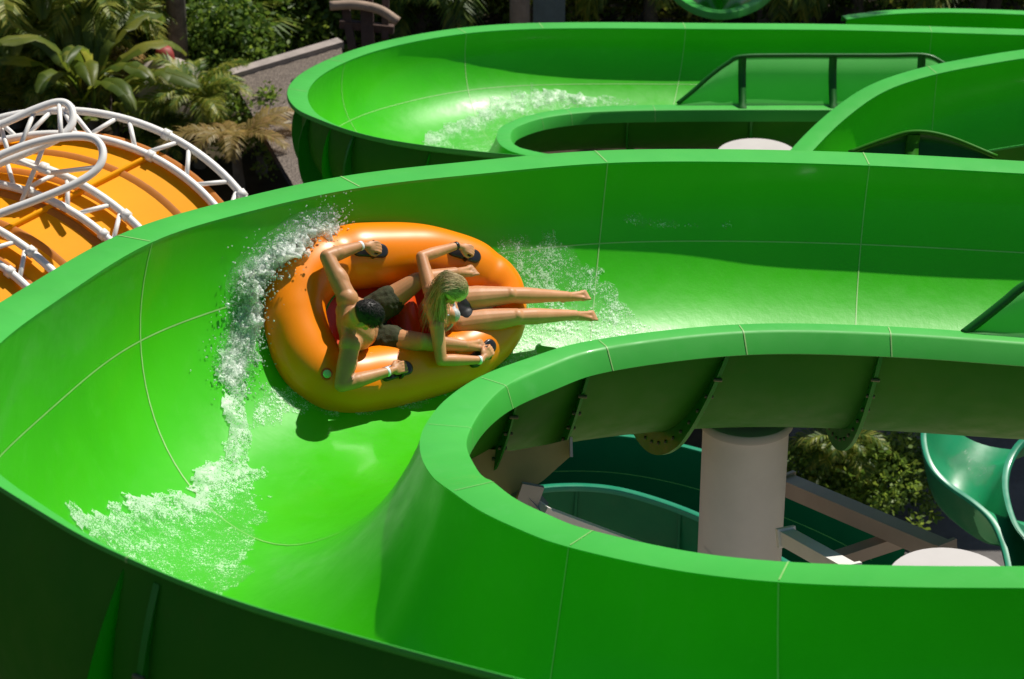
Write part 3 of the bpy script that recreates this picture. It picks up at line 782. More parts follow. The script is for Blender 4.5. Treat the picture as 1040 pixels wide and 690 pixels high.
WAKE = [(62, 527), (85, 512), (120, 506), (160, 504), (190, 500), (196, 478), (218, 466), (230, 440), (226, 400), (216, 378), (224, 345), (230, 318), (236, 280), (258, 268), (278, 300), (266, 345), (250, 380), (248, 430), (254, 470), (268, 505), (258, 560), (238, 600), (200, 610), (150, 580), (100, 553)]
sheet('wake', MAIN, MBVH, WAKE, 'white foaming wake trailing behind the orange raft down to the near edge of the slide', FOAM, .03, .016, .10, crest=[(75, 522), (130, 512), (190, 506), (205, 485), (222, 473), (240, 480), (238, 430), (228, 400), (232, 360), (262, 320)], peak=.04, foam=(.38, .85))
sheet('churned_water', MAIN, MBVH, [(500, 240), (560, 244), (600, 258), (628, 282), (640, 305), (665, 330), (640, 345), (560, 352), (500, 375), (450, 402), (400, 420), (300, 422), (260, 440), (250, 420), (262, 390), (340, 395), (420, 330), (470, 270)], 'thin speckled white water spreading round and ahead of the orange raft', FOAMT, .02, .02, .14, foam=(.42, .85))
sheet('painted_glint', MAIN, MBVH, [(612, 219), (650, 221), (742, 226), (742, 231), (690, 231), (640, 227)], 'thin white streak painted as a sun glint on the far wall right of the raft', FOAMT, .008, .012, .03, rag=.02, nzmin=.0, foam=(.35, .75))  # white specks stand in for the sun's glint on the wall
sheet('churned_water', FAR, FBVH, [(412, 150), (430, 136), (470, 120), (505, 98), (530, 92), (580, 93), (650, 101), (720, 108), (600, 112), (540, 118), (512, 128), (505, 150), (480, 159), (440, 158)], 'rough white water rushing round the bend of the farther green slide', FOAM, .06, .03, .2, crest=[(425, 148), (465, 128), (505, 108), (540, 98), (600, 99)], peak=.02, foam=(.34, .8))
# the bow splash thrown up behind the raft: a lumpy ridge of froth and loose drops
def splash(name, path, label, w=.22, hgt=.32, nd=1500, seed=5):
    rnd = random.Random(seed); mb = MB()
    P0 = [(on_slide(*p, MBVH), hh) for p, hh in path]; P0 = [(*p, hh) for p, hh in P0 if p is not None]
    S = spline([tuple(p) for p in P0], 26); rows = []; nc = 34
    def surf(p):
        r = MBVH.find_nearest(Vector(p)); n = r[1]; n = n if n.dot(CAM - r[0]) > 0 else -n; return r[0], n
    for i in range(len(S)):
        p = Vector(S[i][:3]); hh = S[i][3]; t = Vector(S[min(i + 1, len(S) - 1)][:3]) - Vector(S[max(i - 1, 0)][:3]); t.normalize()
        b, n = surf(p); sd_ = n.cross(t).normalized(); row = []
        tap = min(1, i / 14, (len(S) - 1 - i) / 14)
        for k in range(nc + 1):
            v = k / nc * 2 - 1; q = b + sd_ * v * w * tap; q, n2 = surf(q)
            h = (1 - abs(v) ** 1.6) * hgt * hh * tap
            h *= .55 + .9 * abs(noise.fractal(q * 5, .8, 2, 4)); dv = Vector((noise.fractal(q * 15 + Vector((9, 0, 0)), .7, 2, 4), noise.fractal(q * 15 + Vector((0, 9, 0)), .7, 2, 4), noise.fractal(q * 15 + Vector((0, 0, 9)), .7, 2, 4)))
            row.append(q + n2 * (h + .002) + dv * min(.05, h * .55))
        rows.append(row)
    fo_ = [max(0, 1 - abs(k / nc * 2 - 1) ** 1.7 * 1.25) * min(1, i / 10, (len(S) - 1 - i) / 10) * min(1.0, .45 + .6 * S[i][3]) for i in range(len(S)) for k in range(nc + 1)]
    mb.grid(rows); o = mb.build(name, SPLASH, None, fix=False); tag(o, label, 'water', None, 'stuff')
    at = o.data.attributes.new('foam', 'FLOAT', 'POINT'); at.data.foreach_set('value', fo_)
    db = MB(); ico = [Vector(v) for v in ((0, 0, 1), (.9, 0, .4), (.28, .85, .4), (-.72, .53, .4), (-.72, -.53, .4), (.28, -.85, .4), (.72, .53, -.4), (-.28, .85, -.4), (-.9, 0, -.4), (-.28, -.85, -.4), (.72, -.53, -.4), (0, 0, -1))]
    fc = [(0, 1, 2), (0, 2, 3), (0, 3, 4), (0, 4, 5), (0, 5, 1), (1, 6, 2), (2, 7, 3), (3, 8, 4), (4, 9, 5), (5, 10, 1), (2, 6, 7), (3, 7, 8), (4, 8, 9), (5, 9, 10), (1, 10, 6), (6, 11, 7), (7, 11, 8), (8, 11, 9), (9, 11, 10), (10, 11, 6)]
    for _ in range(nd):
        i = rnd.randrange(3, len(S) - 3); p = Vector(S[i][:3]); b, n = surf(p); t = (Vector(S[i + 2][:3]) - Vector(S[i - 2][:3])).normalized(); sd_ = n.cross(t)
        q, n2 = surf(b + sd_ * rnd.gauss(0, w * .75) + t * rnd.gauss(0, .06)); q = q + n2 * abs(rnd.gauss(0, hgt * S[i][3] * .55)) + n2 * .01
        r = min(.014, .0035 * math.exp(rnd.gauss(0, .5))); st_ = Vector((rnd.uniform(.7, 1.6), rnd.uniform(.7, 1.4), rnd.uniform(.7, 1.8)))
        db.add([q + Vector((v.x * st_.x, v.y * st_.y, v.z * st_.z)) * r for v in ico], fc)
    tag(db.build('spray_drops', DROP, None, fix=False), label.replace('froth', 'loose spray drops'), 'water', None, 'stuff')
SPLASH = foam_mat('froth', 58, (.90, .95, .91), 1.05, .2)
for w_, h_, nd_, sd_0 in ((.12, .14, 2600, 5), (.18, .07, 900, 15)):
    splash('bow_splash', [((345, 234), .3), ((330, 234), .8), ((305, 240), 1.1), ((283, 256), 1.1), ((264, 272), 1.1), ((248, 288), 1.0), ((250, 318), .8), ((246, 345), .7), ((238, 372), .45), ((232, 400), .25)], 'white froth thrown up against the rear of the orange raft' if sd_0 == 5 else 'lower skirt of white froth spreading under the rear of the orange raft', w_, h_, nd_, sd_0)
# ---------------------------------------------------------------- pillars, braces, guards
def pillar(px, py, h, r, label, arms=(), cap=True):
    c = AH(px, py, h); t = empty('support_pillar', (c.x, c.y, GROUND), label, 'pillar', 'round steel pillars under the slides')
    mb = MB(); z = c.z
    mb.lathe((c.x, c.y, 0), [(r, GROUND), (r, z - .06)], 40); mb.build('column', PILLAR, t)
    mb = MB(); mb.lathe((c.x, c.y, 0), [(r + .004, z - .06), (r + .03, z - .06), (r + .03, z - .012), (r + .02, z), (0, z + .004)], 40); mb.build('cap_plate', CAPM, t, sharp=40)
    # the rolled plates of the column meet in a spiral weld
    mb = MB(); rows = []
    for k in range(60):
        a = k / 60 * 2 * pi; zz = z - 1.0 - .5 * (k / 60)
        rows.append([(c.x + (r + .003) * cos(a + 3.6), c.y + (r + .003) * sin(a + 3.6), zz + d) for d in (-.006, .006)])
    mb.grid(rows); mb.build('weld', PILLAR, t)
    mb = MB(); mb.lathe((c.x, c.y, 0), [(r + .002, GROUND + .05), (r + .2, GROUND + .05), (r + .2, GROUND)], 32); mb.build('base_plate', PILLAR, t)
    for (dx, dy, dz, ln) in arms:
        mb = MB(); d = Vector((dx, dy, dz)).normalized(); b0 = Vector((c.x, c.y, z - .35)) + d * (r - .02); mb.beam(b0, b0 + d * ln, .16, .22); mb.build('arm', BEAM, t)
    return t
pm = AH(758, 500, 9.28); zc = 8.36 - 0.15
def pillar_at(x, y, z, r, label, arms=()):
    q = proj((x, y, z)); return pillar(q[0], q[1], CAMH - z, r, label, arms)
pillar_at(pm.x, pm.y + .25, 8.2, .30, 'tall thick pale grey pillar under the far leg of the near loop', ())
c2 = AH(965, 590, 7.85); pillar_at(c2.x, c2.y, c2.z, .32, 'pale pillar with a white round cap just above the near rim at right')
c3 = AH(769, 157, 13.4); pillar_at(c3.x, c3.y, c3.z, .5, 'pillar with a white round cap between the legs of the far bend')
# saddle bracket under the inner rim and its tie to the pillar
sb = AH(528, 470, 8.05); t = empty('saddle_bracket', sb, 'steel saddle bracket coloured tan for bounce light, holding the inner bend of the slide', 'bracket')
dpt = 15.9
def gp(px, py, d=0.0): return AD(px, py, dpt + d)
poly = [(462, 466), (475, 490), (500, 500), (526, 505), (552, 488), (580, 463), (580, 446), (555, 452), (520, 458), (490, 456)]
mb = MB(); n = len(poly); f1 = [gp(*p) for p in poly]; f2 = [gp(*p, .05) for p in poly]; mb.add(f1 + f2, [tuple(range(n)), tuple(reversed(range(n, 2 * n)))] + [(i, (i + 1) % n, n + (i + 1) % n, n + i) for i in range(n)]); mb.build('gusset_plate', TANP, t, False)
mb = MB(); mb.beam(gp(579.5, 444, -.06), gp(580, 464, -.06), .016, .10); mb.build('edge_flange', CAPM, t, False)
mb = MB(); mb.beam(gp(527, 503, -.10), gp(545, 524, -.05), .16, .16); mb.beam(gp(526, 503, -.2), gp(548, 507, -.16), .03, .18); mb.build('end_block', GREYM, t, False)
def brace(name, a, da, b, db, w, m, label, plate=True):
    A, Bq = AD(*a, da), AD(*b, db); t = empty(name, (A + Bq) / 2, label, 'brace', 'steel brace beams under the slides')
    mb = MB(); mb.beam(A, Bq, w, w); mb.build('beam', m, t, False)
    if plate:
        d = (Bq - A).normalized()
        for e_, s_ in ((A, 1), (Bq, -1)):
            mb = MB(); mb.beam(e_ - d * s_ * .01, e_ + d * s_ * .025, w * 1.3, w * 1.3); mb.build('end_plate', m, t, False)
brace('brace_beam', (548, 520), 15.75, (672, 566), 16.6, .085, WHITE, 'thin white brace running right from the tan saddle bracket')
brace('brace_beam', (798, 545), 16.8, (866, 583), 15.9, .10, WHITE, 'white brace slanting down from the tall pillar to the right')
brace('brace_beam', (798, 492), 19.0, (962, 562), 17.6, .13, BEAM, 'long brown square brace slanting down right of the tall pillar')
brace('brace_beam', (840, 572), 18.2, (925, 544), 18.2, .10, BEAM, 'short brown brace meeting the long brown one from below')
def guard(name, base, top, label, mats, ribs, d_off=.05, cat='splash guard', rail=.03):
    """base, top: world points along the lower and upper edge; a curved panel with upright ribs and a top rail"""
    t = empty(name, base[len(base) // 2], label, cat, 'splash guards on the inner rims')
    Bs = spline([tuple(p) for p in base], 8); Ts = spline([tuple(p) for p in top], 8)
    rows = []
    for b_, u_ in zip(Bs, Ts): rows.append([Vector(b_).lerp(Vector(u_), k / 8) + Vector((0, .10 * sin(pi * k / 8), 0)) * min(1, (Vector(u_) - Vector(b_)).length / .5) for k in range(9)])
    mb = MB(); mb.grid(rows); mb.build('panel', mats[0], t, fix=False)
    mb = MB(); mb.tube([tuple(Vector(u_) + Vector((0, -.01, .01))) for u_ in Ts], rail, 8); mb.build('top_rail', mats[1], t)
    for kf in ribs:
        i = int(round(kf * 8)); mb = MB(); r = rows[i]
        for k in range(8): pass
        tt = (Vector(Bs[min(i + 1, len(Bs) - 1)]) - Vector(Bs[max(i - 1, 0)])).normalized() * .05
        pr = [p + Vector((0, -.10 * (1 - .5 * k / 8), 0)) for k, p in enumerate(r)]
        mb.grid([[p - tt for p in r], [p - tt for p in pr], [p + tt for p in pr], [p + tt for p in r]]); mb.build('rib', mats[1], t)
    return t
GPAN = gelcoat('green_panel', (.14, .52, .14), (.18, .58, .18), .3, .1, spec=.3, trans=.7)
GRIB = gelcoat('green_rib', (.004, .11, .006), (.006, .14, .008), .4, .05, spec=.3)
# far loop: guard on the inner rim of its far leg
def rimI(F, k, dz=0): return F.I[int(k)] + Vector((0, -.02, dz))
def guard_on_rim(F, px0, px1, toppx, label, ribs, name='splash_guard'):
    """stand a guard on the inner rim between two pixel columns"""
    ks = [(proj(F.I[k])[0], k) for k in range(F.n // 2 + 4)]
    base = []; top = []
    for px, py in toppx:
        k = min(ks, key=lambda q: abs(q[0] - px))[1]; b = F.I[k] + Vector((0, -.03, .01)); d = (b - CAM).y * _c - (b - CAM).z * _s
        q = AD(px, proj(b)[1], d); tp = AD(px, py, d + .05); base.append(q); top.append(tp)
    return guard(name, base, top, label, (GPAN, GRIB), ribs)
guard_on_rim(FAR, 690, 960, [(688, 106), (705, 92), (722, 77), (740, 64), (754, 58), (800, 57), (846, 57), (900, 57), (940, 57), (960, 66)], 'long curved green splash guard with upright ribs on the far loop', (4.0, 6.0, 7.9))
guard_on_rim(MAIN, 980, 1120, [(978, 340), (1000, 323), (1020, 307), (1042, 290), (1075, 280), (1120, 280)], 'green splash guard on the near inner rim at the right edge', (4.2,))
# ---------------------------------------------------------------- raised leg that comes in from the right behind the near slide
hraw = [((790, 330), (790, 186), 12.3, 0), ((812, 320), (812, 168), 12.25, 0), ((832, 300), (832, 146), 12.2, 0), ((856, 290), (858, 121), 12.1, 0), ((890, 285), (896, 94), 11.98, 0), ((940, 282), (945, 77), 11.9, 0), ((1000, 280), (1000, 66), 11.85, 0), ((1060, 280), (1060, 57), 11.8, 0), ((1150, 280), (1150, 50), 11.75, 0), ((1280, 280), (1280, 46), 11.7, 0)]
sts = []
for (o, i, h, _) in hraw:
    I = AH(*i, h); O = AH(i[0], i[1] + 88, h + .35); sts.append(dict(O=O, I=I, wo=.1, to=30, wi=.24, ti=4, li=-80, hi=.14, ho=.03))
HUMP = make_flume(sts, depth=1.0, per=8, nprof=26, sup=2.2)
build_flume(HUMP, 'water_slide', 'green slide leg with a high rising wall entering from the right edge', 'water slide', (G1, GX, GR, GF), HUMP.mid[40], seams=(41,), rim_seams=(), bolts=False)
HB = surf_bvh(HUMP)
# its low guard, seen over the near slide's far rim
d0 = 21.5
bs = [AD(862, 160, d0), AD(900, 160, d0), AD(925, 160, d0), AD(960, 160, d0), AD(1012, 161, d0)]
tp = [AD(862, 156, d0), AD(900, 142, d0), AD(928, 135, d0), AD(962, 140, d0), AD(1012, 160, d0)]
guard('splash_guard', bs, tp, 'low arched dark green guard peeping over the near slide rim', (GRIB, GX), (2,), rail=.022)
# ---------------------------------------------------------------- lower teal slides seen through the loop
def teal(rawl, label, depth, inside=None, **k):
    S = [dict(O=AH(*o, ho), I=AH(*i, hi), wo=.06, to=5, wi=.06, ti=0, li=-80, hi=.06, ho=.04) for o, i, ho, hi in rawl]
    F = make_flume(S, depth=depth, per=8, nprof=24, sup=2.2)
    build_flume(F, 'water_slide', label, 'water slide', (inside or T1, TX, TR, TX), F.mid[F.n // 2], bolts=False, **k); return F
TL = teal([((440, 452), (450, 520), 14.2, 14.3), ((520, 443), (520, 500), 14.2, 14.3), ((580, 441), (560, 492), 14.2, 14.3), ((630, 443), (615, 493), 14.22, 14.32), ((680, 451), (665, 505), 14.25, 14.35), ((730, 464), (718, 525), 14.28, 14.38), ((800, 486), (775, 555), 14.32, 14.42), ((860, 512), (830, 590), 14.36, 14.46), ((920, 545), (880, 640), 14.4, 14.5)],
   'dark teal slide with painted shade inside, curving below the near loop left of the tall pillar', 1.1, TX, long_a=((.42, 0, 60),), flanges=((20, 'I', .08), (36, 'I', .08), (50, 'I', .08)))  # trough takes the dark outside colour in place of its shade
TL2 = teal([((520, 500), (560, 560), 15.4, 15.5), ((575, 520), (600, 532), 15.4, 15.5), ((610, 530), (640, 560), 15.4, 15.5), ((650, 560), (665, 600), 15.4, 15.5)][1:] + [((700, 600), (690, 650), 15.5, 15.6)],
   'lowest teal slide with only its rim showing below the loop', .5)
TRI = teal([((955, 400), (1085, 418), 13.9, 13.9), ((944, 425), (1058, 432), 14.0, 14.0), ((940, 445), (1034, 448), 14.1, 14.1), ((947, 472), (1021, 470), 14.2, 14.2), ((966, 492), (1018, 492), 14.3, 14.25), ((988, 507), (1022, 515), 14.35, 14.3), ((1008, 525), (1030, 535), 14.42, 14.35), ((1020, 548), (1042, 550), 14.5, 14.4), ((1028, 582), (1062, 572), 14.6, 14.5), ((1032, 630), (1085, 610), 14.7, 14.6)],
   'teal slide bending downhill at the right edge below the loop', .75, flanges=((50, 'O', .12),))
TBV = surf_bvh(TRI)
sheet('churned_water', TRI, TBV, [(960, 470), (985, 452), (1010, 444), (1030, 442), (1022, 455), (1015, 470), (1005, 490), (985, 490)], 'white water on the teal slide at the right edge', FOAMT, .04, .025, .15, foam=(.0, .6))
# far green slides at the top edge
def mini(pts, label, hh=.9, depth=.8):
    S = [dict(O=AH(*o, h), I=AH(*i, h + hh), wo=.2, to=0, wi=.15, ti=0, li=-80, hi=.12) for o, i, h in pts]
    F = make_flume(S, depth=depth, per=8, nprof=24, sup=2.2)
    return build_flume(F, 'water_slide', label, 'water slide', (G1, GX, GR, GF), F.mid[F.n // 2], bolts=False)
mini([((860, 20), (850, 33), 15.5), ((900, 15), (895, 30), 15.5), ((950, 13), (950, 29), 15.5), ((1010, 14), (1010, 30), 15.5), ((1080, 17), (1080, 34), 15.5), ((1200, 22), (1200, 40), 15.5)], 'distant green slide rim behind the palm trunk at the top right corner', .1)
mini([((698, -34), (686, -16), 15.2), ((716, -24), (704, 2), 15.2), ((735, -18), (732, 11), 15.2), ((754, -24), (762, 2), 15.2), ((768, -36), (780, -14), 15.2)], 'distant green slide trough between bushes at the top middle', .3, .6)
# ---------------------------------------------------------------- orange ribbed funnel with its white truss
FD = 23.0
KK = FPX / FD
def ring_pts(cx, cy, rpx, d, a0, a1, n, sq=.91):
    out = []
    for k in range(n):
        a = a0 + (a1 - a0) * k / (n - 1); out.append(AD(cx + rpx * cos(a), cy - rpx * sq * sin(a), d + (rpx * sin(a)) * .0016))
    return out
fun = empty('orange_funnel', AD(40, 320, FD), 'big orange ribbed funnel slide in a white tube frame at left', 'funnel slide')
NS = 17
def station(u): return (62 - 97 * u, 318 + 55 * u, 196 + 10 * u, FD - .55 * u)
mb = MB(); rows = []
for k in range(int(NS * 4)):
    u = -.05 + k / (NS * 4 - 1) * 3.4; cx, cy, r, d = station(u)
    rows.append(ring_pts(cx, cy, r, d, 0, 2 * pi, 97)[:-1])
mb.grid(rows, closed_v=True); mb.build('shell', ORFUN, fun)
cx, cy, r, d = station(-.05); mb = MB(); mb.grid([ring_pts(cx, cy, r * f, d, 0, 2 * pi, 97)[:-1] for f in (.999, .9, .6, .02)], closed_v=True); mb.build('end_wall', ORFUN, fun)
for k in range(9):
    u = -.04 + k * .40; cx, cy, r, d = station(u); mb = MB(); rows = []
    for dr, du in ((0, -.014), (5, -.014), (5, .014), (0, .014)):
        c2x, c2y, r2, d2 = station(u + du); rows.append(ring_pts(c2x, c2y, r + dr, d2, 0, 2 * pi, 97)[:-1])
    mb.grid(rows, closed_u=True, closed_v=True); mb.build('rib', ORRIB, fun, sharp=40)
for ang in (62, 20, 108):
    mb = MB(); rows = []
    for dr, da in ((-2, -.008), (9, -.006), (9, .006), (-2, .008)):
        rows.append([])
        for u in np.linspace(-.04, 3.3, 40):
            cx, cy, r, d = station(u); a = R(ang) + da; rows[-1].append(AD(cx + (r + dr) * cos(a), cy - (r + dr) * .91 * sin(a), d + (r * sin(a)) * .0016))
    mb.grid(rows, closed_u=True); mb.build('panel_joint', ORFUN, fun)
tr = empty('truss_frame', AD(40, 200, FD), 'white tubular steel truss arches over the orange funnel', 'truss')
def truss(u, ro, ri, a0, a1, n, w):
    cx, cy, r, d = station(u)
    A = ring_pts(cx, cy, r + ro, d + w, a0, a1, n); Bq = ring_pts(cx - 6, cy + 4, r + ri, d - w, a0, a1, n)
    mb = MB(); mb.tube(A, .037, 10); mb.build('arch_tube', WHITE, tr)
    mb = MB(); mb.tube(Bq, .037, 10); mb.build('arch_tube', WHITE, tr)
    mb = MB()
    for i in range(0, n - 3, 3): mb.tube([A[i], Bq[min(i + 2, n - 1)]] if (i // 3) % 2 else [Bq[i], A[min(i + 2, n - 1)]], .022, 8)
    for i in range(1, n, 9):
        for Q in (A, Bq): mb.tube([Q[i], Q[min(i + 1, n - 1)].lerp(Q[i], .3)], .052, 10)
    mb.build('lattice', WHITE, tr)
truss(0.0, 30, 8, R(-20), R(150), 60, .06)
truss(1.05, 34, 10, R(-5), R(150), 60, .06)
truss(2.0, 34, 10, R(0), R(150), 60, .06)
def loop_tube(pxs, d, r=.036):
    S = spline([(*AD(px, py, d - .004 * (py - 100)),) for px, py in pxs], 8); mb = MB(); mb.tube([tuple(p) for p in S], r, 10); mb.build('loop_tube', WHITE, tr)
loop_tube([(-60, 150), (0, 127), (36, 111), (60, 104), (72, 110), (73, 126), (60, 140), (30, 154), (0, 166), (-60, 190)], FD - .25)
loop_tube([(-60, 210), (-20, 170), (20, 150), (60, 140), (92, 140), (104, 152), (100, 170), (78, 186), (40, 202), (0, 217), (-60, 240)], FD - .45)
mb = MB()
for a, b_ in (((72, 112), (104, 152)), ((36, 111), (20, 150)), ((60, 140), (92, 140)), ((0, 166), (-10, 166)), ((45, 147), (22, 205)), ((60, 104), (62, 140)), ((10, 160), (50, 176)), ((50, 176), (98, 170)), ((0, 127), (10, 160))):
    mb.tube([AD(*a, FD - .27), AD(*b_, FD - .45)], .022, 8)
mb.build('lattice', WHITE, tr)
# ---------------------------------------------------------------- hut roofs and odds and ends among the plants
def thatch(name):
    m, nt, b, N, L = nm(name); tc = N.new('ShaderNodeTexCoord'); mp = N.new('ShaderNodeMapping'); mp.inputs['Scale'].default_value = (9, 2.5, 2.5); L.new(tc.outputs['Object'], mp.inputs[0])
    n = noise_tex(nt, 6, 8, .75, vec=mp.outputs[0]); rp = ramp(nt, n.outputs[0], [(.36, (.05, .04, .032)), (.5, (.17, .135, .11)), (.66, (.33, .27, .22))]); L.new(rp.outputs[0], b.inputs['Base Color']); b.inputs['Roughness'].default_value = .95; bump(nt, n.outputs[0], b, .8, .05); return m
THATCH = thatch('old_thatch'); CONC = plain('weathered_board', (.33, .28, .25), .8, 0, .2, 5, bmp=.2)
rfD = 45.0
A_, B_, C_, D_ = AD(234, 78, rfD), AD(346, 45, rfD + 1.0), AD(352, 150, rfD - 3.2), AD(300, 192, rfD - 3.6)
rt_ = empty('hut_roof', A_, 'sloping grey-brown hut roof at the far end of the slide bend', 'hut')
mb = MB(); nrm = (B_ - A_).cross(D_ - A_).normalized(); nrm = nrm if nrm.z > 0 else -nrm
E1 = AD(372, 190, rfD - 3.4); top = [A_, B_, E1, D_]
rows = [[A_.lerp(B_, i / 20).lerp(D_.lerp(E1, i / 20), j / 20) + nrm * .03 * noise.noise(Vector((i * .7, j * .7, 1))) for i in range(21)] for j in range(21)]
mb.grid(rows); mb.grid([[p - nrm * .16 for p in r] for r in rows]); mb.build('roof_slope', THATCH, rt_)
mb = MB(); mb.beam(A_ + nrm * .02, B_ + nrm * .02, .22, .14, nrm); mb.build('ridge_board', CONC, rt_, False)
for q in (A_.lerp(B_, .25), A_.lerp(B_, .8), D_.lerp(E1, .3), D_.lerp(E1, .85)):
    mb = MB(); mb.tube([(q.x, q.y, GROUND), (q.x, q.y, q.z - .12)], .09, 10); mb.build('post', CONC, rt_)
dc = AD(167, 57, 45.4); dm = empty('umbrella_hut', dc, 'round grey dome roof with a red cap among the ferns', 'hut')
mb = MB(); mb.lathe((dc.x, dc.y, dc.z - .95), [(.92, -.06), (.9, 0), (.82, .3), (.62, .6), (.38, .78), (.18, .87), (.0, .9)], 28); mb.build('dome', CONC, dm)
mb = MB(); mb.lathe((dc.x, dc.y, dc.z - .12), [(.19, 0), (.17, .16), (.13, .27), (.0, .29)], 18); mb.build('cap', plain('red_cap', (.28, .035, .03), .6), dm)
mb = MB(); mb.tube([(dc.x, dc.y, GROUND), (dc.x, dc.y, dc.z - .9)], .09, 10); mb.build('post', CONC, dm)
# ---------------------------------------------------------------- plants
def leaf_mat(name, c1, c2, c3, tr=.45):
    m, nt, b, N, L = nm(name); out = N['Material Output']
    g = N.new('ShaderNodeNewGeometry'); oi = N.new('ShaderNodeObjectInfo'); n = noise_tex(nt, 1.3, 4, .6)
    ad = N.new('ShaderNodeMath'); ad.operation = 'MULTIPLY_ADD'; ad.inputs[1].default_value = .45; L.new(g.outputs['Random Per Island'], ad.inputs[0])
    ad2 = N.new('ShaderNodeMath'); ad2.operation = 'MULTIPLY_ADD'; ad2.inputs[1].default_value = .55; L.new(n.outputs[0], ad2.inputs[0]); L.new(ad.outputs[0], ad2.inputs[2])
    mo = N.new('ShaderNodeMath'); mo.operation = 'MULTIPLY'; mo.inputs[1].default_value = .25; L.new(oi.outputs['Random'], mo.inputs[0]); L.new(mo.outputs[0], ad.inputs[2])
    rp = ramp(nt, ad2.outputs[0], [(.25, c1), (.55, c2), (.9, c3)]); L.new(rp.outputs[0], b.inputs['Base Color']); b.inputs['Roughness'].default_value = .45; b.inputs['Specular IOR Level'].default_value = .4
    t = N.new('ShaderNodeBsdfTranslucent'); hs = N.new('ShaderNodeHueSaturation'); hs.inputs['Value'].default_value = 1.6; hs.inputs['Hue'].default_value = .485; L.new(rp.outputs[0], hs.inputs['Color']); L.new(hs.outputs[0], t.inputs['Color'])
    ms = N.new('ShaderNodeMixShader'); ms.inputs[0].default_value = tr; L.new(b.outputs[0], ms.inputs[1]); L.new(t.outputs[0], ms.inputs[2]); L.new(ms.outputs[0], out.inputs['Surface'])
    return m
LFERN = leaf_mat('palm_leaf', (.03, .08, .010), (.10, .18, .02), (.38, .38, .06))
LBAN = leaf_mat('banana_leaf', (.05, .10, .010), (.13, .18, .02), (.32, .30, .05), .5)
LBUSH = leaf_mat('bush_leaf', (.035, .085, .010), (.08, .16, .02), (.20, .29, .04))
LDRY = leaf_mat('dry_leaf', (.20, .15, .03), (.32, .24, .07), (.38, .22, .10), .45)
BARK = plain('bark', (.12, .10, .08), .95, 0, .4, 6, bmp=.6)
def frond(mb, base, az, el, L, nl=26, w=.05, ll=.42, droop=1.0, rnd=random):
    """a pinnate palm frond: arched midrib with paired leaflets"""
    p = Vector(base); h = Vector((cos(az), sin(az), 0)); e = el; pts = [p.copy()]; n = 14
    for i in range(n):
        d = h * cos(e) + Vector((0, 0, 1)) * sin(e); p = p + d * (L / n); pts.append(p.copy()); e -= droop * (.06 + .012 * i)
    side = Vector((-sin(az), cos(az), 0))
    mb.tube(pts, [.018 * (1 - .8 * i / n) for i in range(n + 1)], 4, caps=False)
    for k in range(nl):
        f = .12 + .88 * k / (nl - 1); x = f * n; i = min(int(x), n - 1); q = pts[i].lerp(pts[i + 1], x - i); t = (pts[i + 1] - pts[i]).normalized(); up = side.cross(t).normalized()
        if up.z < 0: up = -up
        l = ll * (sin(pi * min(1, f * .93 + .07)) ** .6) * rnd.uniform(.85, 1.1) * L / 1.6
        for s_ in (-1, 1):
            d = (side * s_ * .8 + t * (.55 + .3 * f) + up * rnd.uniform(.05, .3)).normalized(); wv = t * (w * .5 * rnd.uniform(.8, 1.2))
            m1 = q + d * l * .5; tip = q + d * l + Vector((0, 0, -1)) * l * rnd.uniform(.15, .4)
            mb.add([q - wv * .5, q + wv * .5, m1 + wv, tip, m1 - wv], [(0, 1, 2, 4), (4, 2, 3)])
def banana(mb, base, az, el, L, W, rnd):
    p = Vector(base); h = Vector((cos(az), sin(az), 0)); side = Vector((-sin(az), cos(az), 0)); e = el; n = 14; pts = []
    for i in range(n + 1):
        pts.append((p.copy(), e)); p = p + (h * cos(e) + Vector((0, 0, 1)) * sin(e)) * (L / n); e -= .05 + .016 * i * rnd.uniform(.5, 1.4)
    mb.tube([q for q, _ in pts], [.028 * (1 - .8 * i / n) for i in range(n + 1)], 5, caps=False)
    st = 4
    for s_ in (-1, 1):
        row = []
        for i in range(st, n + 1):
            q, e_ = pts[i]; f = (i - st) / (n - st); w = W * sin(pi * (f * .93 + .05)) ** .55; up = h * -sin(e_) + Vector((0, 0, 1)) * cos(e_)
            tw = rnd.uniform(-.03, .03)
            row.append([q, q + side * s_ * w * .5 + up * (w * .22 + tw), q + side * s_ * w + up * (w * .18 + tw * 2 - .05)])
        i = 0
        while i < len(row) - 1:                        # torn into strips
            j = min(len(row) - 1, i + rnd.choice((1, 2, 3))); mb.grid(row[i:j + 1]); i = j
def fan(mb, base, az, el, L, rnd):
    c = Vector(base); h = Vector((cos(az), sin(az), 0)); d = h * cos(el) + Vector((0, 0, 1)) * sin(el); side = Vector((-sin(az), cos(az), 0)); up = d.cross(side)
    mb.tube([c, c + d * L * .6], .012, 4, caps=False); c = c + d * L * .6
    for k in range(18):
        a = (k / 17 - .5) * 3.6; v = d * cos(a) + side * sin(a); wv = (side * cos(a) - d * sin(a)) * .03; tip = c + v * L * .6 - Vector((0, 0, .12 * L)) * abs(cos(a)); m_ = c + v * L * .35
        mb.add([c, m_ - wv, tip, m_ + wv], [(0, 1, 2, 3)])
